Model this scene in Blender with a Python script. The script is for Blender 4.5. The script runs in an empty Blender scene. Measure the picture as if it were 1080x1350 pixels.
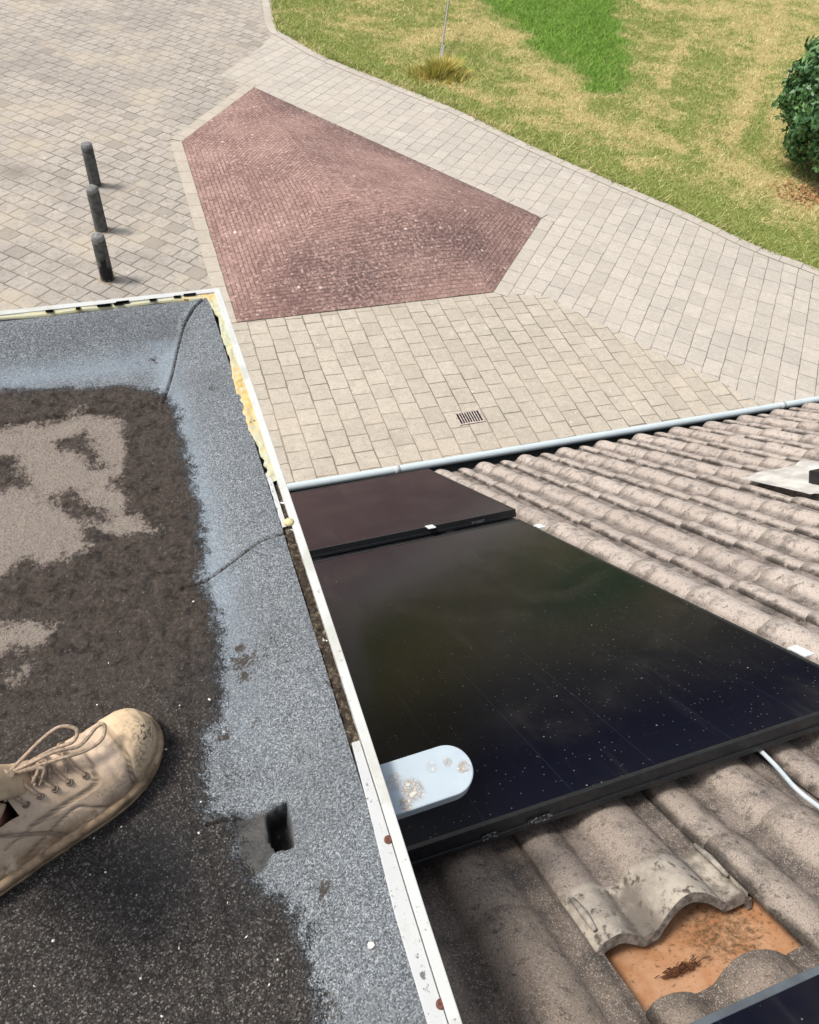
import bpy, bmesh, math, random
import numpy as np
from mathutils import Vector, Matrix
random.seed(7)
rng = np.random.default_rng(11)
R = math.radians
scene = bpy.context.scene
col = scene.collection

# ------------------------------------------------------------------ camera
CAMZ = 6.5
FPX = 972.07                       # focal length in pixels of a 1080 px wide frame
ROT = np.array([[0.9420713193982456, -0.32110705771465925, 0.09691174672392988],
                [-0.18416752830134892, -0.7366901362214008, -0.6506688594926497],
                [0.28032829091374367, 0.5951284740960798, -0.7531521417571958]])   # right, down, forward
ORI = np.array([0, 0, CAMZ])
cam_d = bpy.data.cameras.new('camera'); cam = bpy.data.objects.new('camera', cam_d); col.objects.link(cam)
cam_d.sensor_fit = 'HORIZONTAL'; cam_d.sensor_width = 36; cam_d.lens = FPX / 1080 * 36
cam_d.clip_start = 0.02; cam_d.clip_end = 2000
r_, d_, f_ = ROT
cam.matrix_world = Matrix(((r_[0], -d_[0], -f_[0], 0), (r_[1], -d_[1], -f_[1], 0), (r_[2], -d_[2], -f_[2], CAMZ), (0, 0, 0, 1)))
scene.camera = cam

# ------------------------------------------------------------------ light
SUN = Vector((-0.50, 0.16, 0.85)).normalized()         # towards the sun
elev = math.asin(SUN.z); azim = math.atan2(SUN.x, SUN.y)
w = bpy.data.worlds.new('World'); scene.world = w; w.use_nodes = True
nt = w.node_tree; bg = nt.nodes['Background']
sky = nt.nodes.new('ShaderNodeTexSky'); sky.sky_type = 'NISHITA'; sky.sun_disc = False
sky.sun_elevation = elev; sky.sun_rotation = azim; sky.dust_density = 4.0; sky.air_density = 1.0; sky.ozone_density = 1.0
hs = nt.nodes.new('ShaderNodeHueSaturation'); hs.inputs['Saturation'].default_value = .45; nt.links.new(sky.outputs[0], hs.inputs['Color']); nt.links.new(hs.outputs[0], bg.inputs[0]); bg.inputs[1].default_value = 0.115
sd = bpy.data.lights.new('sun', 'SUN'); sd.energy = 2.2; sd.angle = R(11); sd.color = (1, 0.94, 0.85)
so = bpy.data.objects.new('sun', sd); col.objects.link(so)
so.rotation_euler = (-SUN).to_track_quat('-Z', 'Y').to_euler(); so.location = (-10, 3, 20)
scene.view_settings.view_transform = 'Standard'; scene.view_settings.look = 'None'
scene.view_settings.exposure = 0.60; scene.view_settings.gamma = 1

# ------------------------------------------------------------------ places
def ray(x, y): return ROT.T @ np.array([(x - 540) / FPX, (y - 675) / FPX, 1.0])
def at(x, y, z=0.0):
    r = ray(x, y); return ORI + r * ((z - CAMZ) / r[2])
PHI = 0.6303432; RD = 1.00614
RU = np.array([0, -math.cos(PHI), math.sin(PHI)]); RN = np.array([0, math.sin(PHI), math.cos(PHI)]); RX = np.array([1., 0, 0])
def rp(x, u, n=0.0): return ORI + RX * x + RU * u + RN * (n - RD)
def roofat(px, py, n=0.0):
    r = ray(px, py); P = r * ((n - RD) / (RN @ r)); return P[0], P @ RU

def vnoise(x, y, s, seed=0):
    """smooth value noise, s = cells per metre"""
    g = np.random.default_rng(seed).random((257, 257))
    x = np.asarray(x) * s; y = np.asarray(y) * s
    xi = np.floor(x).astype(int); yi = np.floor(y).astype(int)
    fx = x - xi; fy = y - yi; fx = fx * fx * (3 - 2 * fx); fy = fy * fy * (3 - 2 * fy)
    a = g[xi % 256, yi % 256]; b = g[(xi + 1) % 256, yi % 256]; c = g[xi % 256, (yi + 1) % 256]; d = g[(xi + 1) % 256, (yi + 1) % 256]
    return (a * (1 - fx) + b * fx) * (1 - fy) + (c * (1 - fx) + d * fx) * fy
def fbm(x, y, s, o=4, seed=0):
    t = 0; a = 1; n = 0
    for i in range(o): t = t + a * vnoise(x, y, s * 2 ** i, seed + i * 13); n += a; a *= .55
    return t / n
def sdist(px, py, poly):
    """signed distance to a polygon, positive inside"""
    poly = np.asarray(poly)[:, :2]; d = np.full(px.shape, 1e9); ins = np.zeros(px.shape, bool)
    for i in range(len(poly)):
        ax, ay = poly[i]; bx, by = poly[(i + 1) % len(poly)]
        ex, ey = bx - ax, by - ay; t = np.clip(((px - ax) * ex + (py - ay) * ey) / (ex * ex + ey * ey + 1e-12), 0, 1)
        d = np.minimum(d, np.hypot(px - ax - t * ex, py - ay - t * ey))
        c = ((ay > py) != (by > py)) & (px < ex * (py - ay) / (ey if abs(ey) > 1e-12 else 1e-12) + ax); ins ^= c
    return np.where(ins, d, -d)
def ldist(px, py, line):
    line = np.asarray(line)[:, :2]; d = np.full(px.shape, 1e9)
    for (ax, ay), (bx, by) in zip(line, line[1:]):
        ex, ey = bx - ax, by - ay; t = np.clip(((px - ax) * ex + (py - ay) * ey) / (ex * ex + ey * ey + 1e-12), 0, 1)
        d = np.minimum(d, np.hypot(px - ax - t * ex, py - ay - t * ey))
    return d
def sstep(a, b, x):
    t = np.clip((x - a) / (b - a), 0, 1); return t * t * (3 - 2 * t)

# ------------------------------------------------------------------ objects
def link(name, me, mat=None, parent=None, smooth=False):
    o = bpy.data.objects.new(name, me); col.objects.link(o)
    if mat is not None:
        for m in (mat if isinstance(mat, (list, tuple)) else [mat]): me.materials.append(m)
    if parent is not None: o.parent = parent
    if smooth: me.polygons.foreach_set('use_smooth', np.ones(len(me.polygons), bool))
    return o
def mesh(name, V, F):
    me = bpy.data.meshes.new(name); me.from_pydata([tuple(map(float, v)) for v in V], [], F); me.update(); return me
def empty(name, loc=(0, 0, 0)):
    o = bpy.data.objects.new(name, None); col.objects.link(o); o.location = loc; o.empty_display_size = .1; return o
def tag(o, label=None, cat=None, group=None, kind=None):
    if label: o['label'] = label
    if cat: o['category'] = cat
    if group: o['group'] = group
    if kind: o['kind'] = kind
    return o
def attr(me, name, a): me.attributes.new(name, 'FLOAT', 'POINT').data.foreach_set('value', np.asarray(a, np.float32).ravel())
def setuv(me, fn):
    """fn(vertex index) -> uv"""
    uv = me.uv_layers.new(name='UVMap'); n = len(me.loops); vi = np.empty(n, int); me.loops.foreach_get('vertex_index', vi)
    uv.data.foreach_set('uv', np.asarray(fn, np.float32)[vi].ravel())
def gridmesh(name, P):
    """P: (n, m, 3) array of points -> quad grid"""
    n, m = P.shape[:2]; me = bpy.data.meshes.new(name)
    idx = np.arange(n * m).reshape(n, m)
    q = np.stack([idx[:-1, :-1], idx[1:, :-1], idx[1:, 1:], idx[:-1, 1:]], -1).reshape(-1, 4)
    me.vertices.add(n * m); me.vertices.foreach_set('co', np.asarray(P, np.float32).ravel())
    me.loops.add(q.size); me.loops.foreach_set('vertex_index', q.ravel().astype(np.int32))
    me.polygons.add(len(q)); me.polygons.foreach_set('loop_start', np.arange(0, q.size, 4, dtype=np.int32)); me.polygons.foreach_set('loop_total', np.full(len(q), 4, np.int32))
    me.update(calc_edges=True); me.validate(); return me
class MB:
    def __init__(s): s.v = []; s.f = []
    def add(s, V, F):
        k = len(s.v); s.v += [tuple(map(float, v)) for v in V]; s.f += [tuple(i + k for i in f) for f in F]
    def prism(s, bot, top):
        n = len(bot); s.add(list(bot) + list(top), [tuple(reversed(range(n))), tuple(range(n, 2 * n))] + [(i, (i + 1) % n, n + (i + 1) % n, n + i) for i in range(n)])
    def box(s, o, a, b, c):
        """corner o and three edge vectors"""
        o, a, b, c = map(np.asarray, (o, a, b, c)); s.prism([o, o + a, o + a + b, o + b], [o + c, o + a + c, o + a + b + c, o + b + c])
    def tube(s, pts, r, k=10, cap=True, up=None):
        pts = [np.asarray(p, float) for p in pts]; r = r if hasattr(r, '__len__') else [r] * len(pts); V = []; ref = None
        for i, p in enumerate(pts):
            t = pts[min(i + 1, len(pts) - 1)] - pts[max(i - 1, 0)]; t = t / np.linalg.norm(t)
            if ref is None: ref = np.cross(t, (0, 0, 1) if abs(t[2]) < .9 else (1, 0, 0))
            ref = ref - t * (ref @ t); ref /= np.linalg.norm(ref); b = np.cross(t, ref)
            V += [p + r[i] * (ref * math.cos(2 * math.pi * j / k) + b * math.sin(2 * math.pi * j / k)) for j in range(k)]
        n = len(pts); F = [(i * k + j, i * k + (j + 1) % k, (i + 1) * k + (j + 1) % k, (i + 1) * k + j) for i in range(n - 1) for j in range(k)]
        if cap: F += [tuple(reversed(range(k))), tuple(range((n - 1) * k, n * k))]
        s.add(V, F)
    def lathe(s, prof, c, k=24):
        V = [(c[0] + r * math.cos(2 * math.pi * j / k), c[1] + r * math.sin(2 * math.pi * j / k), c[2] + z) for r, z in prof for j in range(k)]
        n = len(prof); F = [(i * k + j, i * k + (j + 1) % k, (i + 1) * k + (j + 1) % k, (i + 1) * k + j) for i in range(n - 1) for j in range(k)]
        F += [tuple(reversed(range(k))), tuple(range((n - 1) * k, n * k))]; s.add(V, F)
    def build(s, name, mat, parent=None, smooth=False, bevel=0):
        me = mesh(name, s.v, s.f)
        bm = bmesh.new(); bm.from_mesh(me); bmesh.ops.recalc_face_normals(bm, faces=bm.faces)
        if bevel: bmesh.ops.bevel(bm, geom=[e for e in bm.edges if len(e.link_faces) == 2 and e.calc_face_angle() > .5], offset=bevel, segments=2, affect='EDGES', profile=.5)
        bm.to_mesh(me); bm.free()
        return link(name, me, mat, parent, smooth)
def spline(pts, n=8):
    """Catmull-Rom through the points"""
    P = [np.asarray(p, float) for p in pts]; P = [2 * P[0] - P[1]] + P + [2 * P[-1] - P[-2]]; out = []
    for i in range(1, len(P) - 2):
        for k in range(n):
            t = k / n; a, b, c, d = P[i - 1:i + 3]
            out.append(.5 * (2 * b + (c - a) * t + (2 * a - 5 * b + 4 * c - d) * t * t + (3 * b - a - 3 * c + d) * t ** 3))
    return out + [P[-2]]

# ------------------------------------------------------------------ materials
class NT:
    def __init__(s, name):
        s.m = bpy.data.materials.new(name); s.m.use_nodes = True; s.t = s.m.node_tree; s.b = s.t.nodes['Principled BSDF']; s.b.inputs['Roughness'].default_value = .9; s.b.inputs['Specular IOR Level'].default_value = .3
    def n(s, typ, ins=None, **kw):
        x = s.t.nodes.new('ShaderNode' + typ)
        for k, v in kw.items(): setattr(x, k, v)
        for k, v in (ins or {}).items(): s.set(x.inputs[k], v)
        return x
    def set(s, sock, v):
        if isinstance(v, bpy.types.NodeSocket): s.t.links.new(v, sock)
        elif hasattr(v, '__len__') and len(v) == 3 and sock.type == 'RGBA': sock.default_value = (*v, 1)
        else: sock.default_value = v
    def m_(s, op, a, b=0.0, c=None, clamp=False):
        x = s.n('Math', operation=op, use_clamp=clamp); s.set(x.inputs[0], a); s.set(x.inputs[1], b)
        if c is not None: s.set(x.inputs[2], c)
        return x.outputs[0]
    def mix(s, f, a, b, blend='MIX'):
        x = s.n('Mix', data_type='RGBA', blend_type=blend); s.set(x.inputs['Factor'], f); s.set(x.inputs[6], a); s.set(x.inputs[7], b); return x.outputs[2]
    def attr(s, name): return s.n('Attribute', attribute_name=name).outputs['Fac']
    def pos(s): return s.n('NewGeometry').outputs['Position']
    def obj(s): return s.n('TexCoord').outputs['Object']
    def uv(s): return s.n('UVMap').outputs[0]
    def noise(s, vec, scale, det=4, rough=.55, dist=0, out=0): return s.n('TexNoise', {'Vector': vec, 'Scale': scale, 'Detail': det, 'Roughness': rough, 'Distortion': dist}).outputs[out]
    def vor(s, vec, scale, out='Color', feat='F1'): return s.n('TexVoronoi', {'Vector': vec, 'Scale': scale}, feature=feat).outputs[out]
    def sepx(s, c): return s.n('SeparateColor', {0: c}).outputs
    def ramp(s, f, stops, interp='LINEAR'):
        x = s.n('ValToRGB', {0: f}); e = x.color_ramp.elements; x.color_ramp.interpolation = interp
        while len(e) < len(stops): e.new(.5)
        for k, (p, c) in zip(e, stops): k.position = p; k.color = (*c, 1) if hasattr(c, '__len__') else (c, c, c, 1)
        return x.outputs[0]
    def step(s, f, a, b): return s.n('MapRange', {0: f, 1: a, 2: b, 3: 0.0, 4: 1.0}, interpolation_type='SMOOTHSTEP').outputs[0]
    def bump(s, h, strength=.5, dist=.01):
        prev = s.b.inputs['Normal'].links[0].from_socket if s.b.inputs['Normal'].links else None
        x = s.n('Bump', {'Strength': strength, 'Distance': dist, 'Height': h})
        if prev: s.set(x.inputs['Normal'], prev)
        s.set(s.b.inputs['Normal'], x.outputs[0])
    def out(s, c, rough=None, spec=None, metal=None):
        s.set(s.b.inputs['Base Color'], c)
        if rough is not None: s.set(s.b.inputs['Roughness'], rough)
        if spec is not None: s.set(s.b.inputs['Specular IOR Level'], spec)
        if metal is not None: s.set(s.b.inputs['Metallic'], metal)
        return s.m
def plain(name, c, rough=.7, spec=.3, metal=0, var=.25, scale=30):
    t = NT(name); n = t.noise(t.pos(), scale, 5)
    return t.out(t.mix(t.step(n, .3, .7), tuple(x * (1 - var) for x in c), tuple(min(1, x * (1 + var)) for x in c)), rough, spec, metal)

def paving_mat(name, ang, bw, bl, base, stagger=.5, rnd=.0, joint=.012, org=(0, 0), dirt=1.0, uvmap=False):
    """blocks bw wide laid in columns running along direction ang (degrees); joints along a column staggered column by column"""
    t = NT(name); P = t.uv() if uvmap else t.pos()
    wob = t.n('VectorMath', {0: t.noise(P, 2.3, 2, out=1), 1: (.5, .5, .5)}, operation='SUBTRACT').outputs[0]
    Pw = t.n('VectorMath', {0: t.n('VectorMath', {0: wob, 'Scale': .035}, operation='SCALE').outputs[0], 1: P}, operation='ADD').outputs[0]
    s = t.n('SeparateXYZ', {0: Pw}).outputs; a = R(ang)
    X = t.m_('SUBTRACT', s[0], org[0]); Y = t.m_('SUBTRACT', s[1], org[1])
    v = t.m_('ADD', t.m_('MULTIPLY', X, math.cos(a)), t.m_('MULTIPLY', Y, math.sin(a)))
    u = t.m_('ADD', t.m_('MULTIPLY', X, math.sin(a)), t.m_('MULTIPLY', Y, -math.cos(a)))
    uu = t.m_('DIVIDE', u, bw); ci = t.m_('FLOOR', uu); fu = t.m_('FRACT', uu)
    wn = t.n('TexWhiteNoise', {'W': ci}, noise_dimensions='1D').outputs[0]
    off = t.m_('ADD', t.m_('MULTIPLY', ci, stagger), t.m_('MULTIPLY', wn, rnd))
    vv = t.m_('ADD', t.m_('DIVIDE', v, bl), off); vi = t.m_('FLOOR', vv); fv = t.m_('FRACT', vv)
    du = t.m_('MULTIPLY', t.m_('MINIMUM', fu, t.m_('SUBTRACT', 1, fu)), bw); dv = t.m_('MULTIPLY', t.m_('MINIMUM', fv, t.m_('SUBTRACT', 1, fv)), bl)
    cell = t.n('TexWhiteNoise', {'Vector': t.n('CombineXYZ', {0: ci, 1: vi, 2: 3.3}).outputs[0]}, noise_dimensions='3D').outputs
    jn = t.noise(P, 3.5, 4)
    jw = t.m_('MULTIPLY', t.step(jn, .25, .75), joint * 1.1); jw = t.m_('ADD', jw, joint * .55)
    d = t.m_('MINIMUM', du, dv)
    j = t.m_('SUBTRACT', 1, t.step(d, t.m_('MULTIPLY', jw, .35), jw))
    n1 = t.noise(P, .35, 3); n2 = t.noise(P, 2.2, 5, .65); n3 = t.noise(P, 45, 4, .7)
    dark = tuple(c * .62 for c in base); lite = tuple(min(1, c * 1.28) for c in base)
    c = t.mix(cell[0], tuple(x * .91 for x in base), tuple(x * 1.07 for x in base))
    c = t.mix(t.m_('MULTIPLY', t.step(n1, .42, .68), .30 * dirt), c, (base[0] * .62, base[1] * .63, base[2] * .68))
    c = t.mix(t.m_('MULTIPLY', t.step(n2, .50, .78), .55 * dirt), c, dark)
    c = t.mix(t.m_('MULTIPLY', t.step(n2, .50, .24), .5), c, lite)
    n4 = t.noise(P, 11, 5, .7); n5 = t.noise(P, .8, 4, .6)
    c = t.mix(t.m_('MULTIPLY', t.step(n4, .50, .70), .55 * dirt + .1), c, dark); c = t.mix(t.m_('MULTIPLY', t.step(n4, .47, .28), .5), c, lite)
    c = t.mix(t.m_('MULTIPLY', t.step(n5, .52, .70), .5 * dirt), c, (.43, .375, .30))
    c = t.mix(t.m_('MULTIPLY', t.step(n3, .48, .72), .7), c, dark); c = t.mix(t.m_('MULTIPLY', t.step(n3, .46, .28), .5), c, lite)
    c = t.mix(t.m_('MULTIPLY', t.step(cell[0], .93, .95), .35 * dirt), c, dark)
    spot = t.m_('MULTIPLY', t.m_('SUBTRACT', 1, t.step(t.vor(P, 5.5, 'Distance'), .06, .13)), t.step(t.sepx(t.vor(P, 5.5))[0], .55, .75))
    c = t.mix(t.m_('MULTIPLY', spot, .55), c, (.66, .63, .58))
    drk = t.m_('MULTIPLY', t.m_('SUBTRACT', 1, t.step(t.m_('ADD', t.vor(P, .55, 'Distance'), t.m_('MULTIPLY', n2, .4)), .22, .5)), t.step(t.sepx(t.vor(P, .55))[1], .6, .8))
    c = t.mix(t.m_('MULTIPLY', drk, .55 * dirt), c, tuple(x * .45 for x in base))
    jc = t.mix(t.step(n5, .4, .6), (.085, .075, .06), (.22, .185, .13))
    c = t.mix(t.m_('MULTIPLY', j, .74), c, jc)
    h = t.m_('ADD', t.m_('SUBTRACT', t.m_('MULTIPLY', cell[0], .3), j), t.m_('MULTIPLY', n3, .25)); t.bump(h, .5, .008)
    return t.out(c, .92, .2)

M = {}
GREY = (.335, .295, .25)
M['pave_front'] = paving_mat('paving_front', 89, .270, .305, (.435, .39, .325), .5, .12, .010, (.05, .02), .55)
M['pave_right'] = paving_mat('paving_right', 46.5, .272, .40, (.445, .41, .36), .43, .9, .008, (.1, 0), .35)
M['pave_left'] = paving_mat('paving_left', -46.5, .285, .315, (.385, .35, .305), .5, .15, .015, (0, 0), 1.7)
M['border'] = paving_mat('paving_border', 90, .26, .42, (.44, .395, .33), 0, .0, .008, (0, 0), .4, uvmap=True)

M['border_light'] = paving_mat('paving_border_light', 90, .26, .40, (.44, .405, .355), 0, .0, .008, (0, 0), .35, uvmap=True)
def brick_mat():
    t = NT('red_brick'); U = t.uv()
    br = t.n('TexBrick', {'Vector': U, 'Scale': 1.0, 'Brick Width': .2, 'Row Height': .068, 'Mortar Size': .0075, 'Mortar Smooth': .25, 'Bias': 0, 'Color1': (.22, .128, .112), 'Color2': (.31, .195, .172), 'Mortar': (.11, .082, .072)})
    P = t.pos(); n1 = t.noise(P, .8, 4); n2 = t.noise(P, 7, 5, .7); n3 = t.noise(P, 60, 3, .7)
    c = br.outputs[0]; n4 = t.noise(P, 20, 5, .75); st = t.attr('stain'); wear_hl = t.attr('wear_highlight')
    c = t.mix(t.m_('MULTIPLY', t.step(n1, .45, .7), .5), c, (.40, .265, .23))
    c = t.mix(t.m_('MULTIPLY', t.step(n1, .48, .3), .55), c, (.15, .085, .078))
    c = t.mix(t.m_('MULTIPLY', t.step(n2, .52, .75), .5), c, (.42, .29, .25))
    c = t.mix(t.m_('MULTIPLY', t.step(n2, .48, .28), .5), c, (.13, .075, .068))
    c = t.mix(t.m_('MULTIPLY', t.step(n4, .50, .68), .65), c, (.46, .33, .29)); c = t.mix(t.m_('MULTIPLY', t.step(n4, .48, .30), .6), c, (.10, .062, .056))
    c = t.mix(t.m_('MULTIPLY', wear_hl, t.m_('MULTIPLY', t.step(n2, .35, .6), .5)), c, (.42, .27, .235))
    c = t.mix(t.m_('MULTIPLY', st, t.step(n4, .62, .40)), c, (.085, .06, .06))
    v = t.vor(P, 13, 'Distance'); vc = t.sepx(t.vor(P, 13))[0]
    sp = t.m_('MULTIPLY', t.m_('SUBTRACT', 1, t.step(v, .14, .36)), t.step(vc, .5, .75))
    c = t.mix(t.m_('MULTIPLY', sp, .55), c, (.58, .45, .40))
    v = t.vor(P, 3.1, 'Distance'); vc = t.sepx(t.vor(P, 3.1))[0]
    sp = t.m_('MULTIPLY', t.m_('SUBTRACT', 1, t.step(v, .04, .12)), t.step(vc, .6, .7))
    c = t.mix(t.m_('MULTIPLY', sp, .8), c, (.68, .58, .52))
    t.bump(t.m_('ADD', t.m_('SUBTRACT', 1, br.outputs[1]), t.m_('MULTIPLY', n3, .6)), .7, .012)
    return t.out(c, .92, .2)
M['brick'] = brick_mat()

def tile_mat():
    t = NT('concrete_roof_tile'); P = t.pos(); v = t.attr('tv'); h = t.attr('th'); tr = t.attr('tr'); pale = t.attr('pale'); jl = t.attr('jl')
    n1 = t.noise(P, 2.2, 4); n2 = t.noise(P, 14, 6, .68); n3 = t.noise(P, 160, 3, .75); n4 = t.noise(P, 45, 4, .7); gr = t.sepx(t.vor(P, 620))
    c = t.mix(tr, (.225, .183, .15), (.28, .23, .19))
    c = t.mix(pale, c, t.mix(tr, (.42, .362, .322), (.50, .437, .39)))
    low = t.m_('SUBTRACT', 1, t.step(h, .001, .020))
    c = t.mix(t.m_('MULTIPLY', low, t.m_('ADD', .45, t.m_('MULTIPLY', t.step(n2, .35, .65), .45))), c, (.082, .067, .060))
    c = t.mix(t.m_('MULTIPLY', t.step(n2, .49, .68), .65), c, (.070, .063, .056))
    c = t.mix(t.m_('MULTIPLY', t.step(n4, .54, .68), .7), c, (.06, .05, .044))
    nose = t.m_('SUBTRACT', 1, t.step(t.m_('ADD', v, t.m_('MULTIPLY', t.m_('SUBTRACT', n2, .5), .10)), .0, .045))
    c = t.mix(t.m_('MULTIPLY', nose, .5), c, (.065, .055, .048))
    c = t.mix(t.m_('MULTIPLY', t.step(n3, .62, .74), .5), c, (.52, .46, .41))
    c = t.mix(t.m_('MULTIPLY', t.step(n3, .42, .28), .45), c, (.05, .042, .037))
    c = t.mix(t.m_('MULTIPLY', t.step(gr[0], .80, .97), .55), c, (.46, .40, .35)); c = t.mix(t.m_('MULTIPLY', t.step(gr[1], .7, 1.), .6), c, (.05, .041, .035))
    lich = t.m_('MULTIPLY', t.m_('SUBTRACT', 1, t.step(t.vor(P, 9, 'Distance'), .05, .12)), t.step(t.sepx(t.vor(P, 9))[0], .8, .86))
    c = t.mix(t.m_('MULTIPLY', lich, .5), c, (.55, .52, .46))
    c = t.mix(t.m_('MULTIPLY', t.m_('MULTIPLY', jl, t.step(n2, .32, .5)), .75), c, (.02, .017, .015))
    clean = t.step(t.m_('ADD', v, t.m_('MULTIPLY', t.m_('SUBTRACT', n2, .5), .03)), .302, .318)
    cc = t.mix(t.step(n2, .38, .68), (.43, .385, .325), (.25, .225, .20)); cc = t.mix(t.step(n4, .52, .66), cc, (.10, .085, .07)); cc = t.mix(t.m_('MULTIPLY', t.m_('MULTIPLY', low, t.step(n2, .38, .55)), .7), cc, (.12, .10, .082))
    c = t.mix(clean, c, cc)
    t.bump(t.m_('ADD', n3, t.m_('MULTIPLY', n4, 1.2)), .55, .004)
    return t.out(c, .93, .2)
M['tile'] = tile_mat()
M['tile_edge'] = plain('broken_tile_edge', (.17, .15, .135), .95, .2, var=.5, scale=90)

def lawn_mat(name, blade=False):
    t = NT(name); g = t.attr('green'); dr = t.attr('dry')
    if blade:
        k = t.attr('rnd')
        c1 = t.mix(k, (.18, .225, .055), (.41, .45, .155)); c2 = t.mix(k, (.45, .385, .18), (.76, .66, .36)); c3 = t.mix(k, (.115, .235, .03), (.26, .42, .08))
        c = t.mix(t.step(t.m_('ADD', dr, t.m_('MULTIPLY', t.m_('SUBTRACT', t.attr('rnd2'), .5), 1.15)), .3, .7), c1, c2); c = t.mix(t.m_('MULTIPLY', g, t.step(t.attr('rnd2'), .05, .3)), c, c3)
        return t.out(c, .8, .2)
    P = t.pos(); n1 = t.noise(P, 9, 5, .7); n2 = t.noise(P, 55, 4, .7)
    c1 = t.mix(n2, (.11, .15, .03), (.27, .30, .085)); c2 = t.mix(n2, (.30, .245, .09), (.56, .47, .22)); c3 = t.mix(n2, (.06, .15, .015), (.16, .30, .045))
    c = t.mix(t.step(t.m_('ADD', dr, t.m_('MULTIPLY', t.m_('SUBTRACT', n1, .5), 1.2)), .3, .7), c1, c2); c = t.mix(g, c, c3)
    t.bump(n2, .8, .03)
    return t.out(c, .95, .1)
M['lawn'] = lawn_mat('lawn_soil'); M['blade'] = lawn_mat('grass_blade', True)

def metal(name, c, rough=.45, spot=(.5, .47, .42), amt=.3):
    t = NT(name); P = t.pos(); n = t.noise(P, 40, 5, .7); n2 = t.noise(P, 5, 3)
    cc = t.mix(n2, tuple(x * .88 for x in c), tuple(min(1, x * 1.1) for x in c)); cc = t.mix(t.m_('MULTIPLY', t.step(n, .55, .7), amt), cc, spot)
    return t.out(cc, rough, .4)
M['zinc'] = metal('gutter_zinc', (.50, .575, .61), .5, (.30, .34, .35), .3)
M['zinc_dark'] = plain('gutter_inside_dark', (.03, .034, .034), .8)  # near-black tone for the inside of the gutter
M['alu'] = metal('brushed_aluminium', (.62, .66, .68), .35, (.4, .42, .43), .25)

def white_mat():
    t = NT('weathered_white_paint'); P = t.pos(); n = t.noise(P, 90, 5, .7); n2 = t.noise(P, 14, 5, .65); n3 = t.noise(P, 260, 3)
    c = t.mix(n2, (.40, .42, .425), (.57, .585, .585)); c = t.mix(t.m_('MULTIPLY', t.step(n2, .48, .68), .6), c, (.36, .325, .275))
    c = t.mix(t.m_('MULTIPLY', t.step(n, .60, .66), .85), c, (.07, .06, .05)); c = t.mix(t.m_('MULTIPLY', t.step(n3, .64, .72), .5), c, (.3, .27, .23))
    t.bump(n, .3, .001)
    return t.out(c, .6, .4)
M['white'] = white_mat()
def white_clean():
    t = NT('white_trim_cap'); P = t.pos(); n = t.noise(P, 80, 5, .7); n2 = t.noise(P, 9, 4, .6)
    c = t.mix(n2, (.43, .45, .445), (.58, .595, .585)); c = t.mix(t.m_('MULTIPLY', t.step(n, .62, .68), .8), c, (.1, .09, .075)); c = t.mix(t.m_('MULTIPLY', t.step(n2, .5, .66), .5), c, (.33, .33, .27))
    return t.out(c, .55, .4)
M['white2'] = white_clean()
def foam_mat():
    t = NT('aged_sealant_foam'); P = t.pos(); n = t.noise(P, 35, 5, .7); n2 = t.noise(P, 110, 4, .7); k = t.attr('or')
    c = t.mix(n2, (.33, .39, .30), (.54, .58, .48)); c = t.mix(t.m_('MULTIPLY', t.step(n, .45, .6), .7), c, (.50, .49, .27))
    c = t.mix(t.m_('MULTIPLY', k, t.step(n2, .35, .6)), c, (.66, .40, .13)); c = t.mix(t.step(n, .62, .68), c, (.05, .045, .035)); c = t.mix(t.step(n2, .70, .78), c, (.1, .09, .06))
    t.bump(n2, .6, .004)
    return t.out(c, .8, .3)
M['foam'] = foam_mat()
def debris_mat():
    t = NT('gutter_debris'); P = t.pos(); n = t.noise(P, 120, 5, .75); n2 = t.noise(P, 45, 3)
    c = t.ramp(n, [(.3, (.02, .016, .013)), (.52, (.06, .047, .036)), (.64, (.2, .16, .11)), (.75, (.6, .57, .5))])
    c = t.mix(t.step(n2, .66, .70), c, (.75, .74, .70))
    t.bump(n, 1, .004)
    return t.out(c, .95, .1)
M['debris'] = debris_mat()
M['rust'] = plain('rusty_screw', (.13, .055, .04), .8, .3, var=.4, scale=300)

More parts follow.
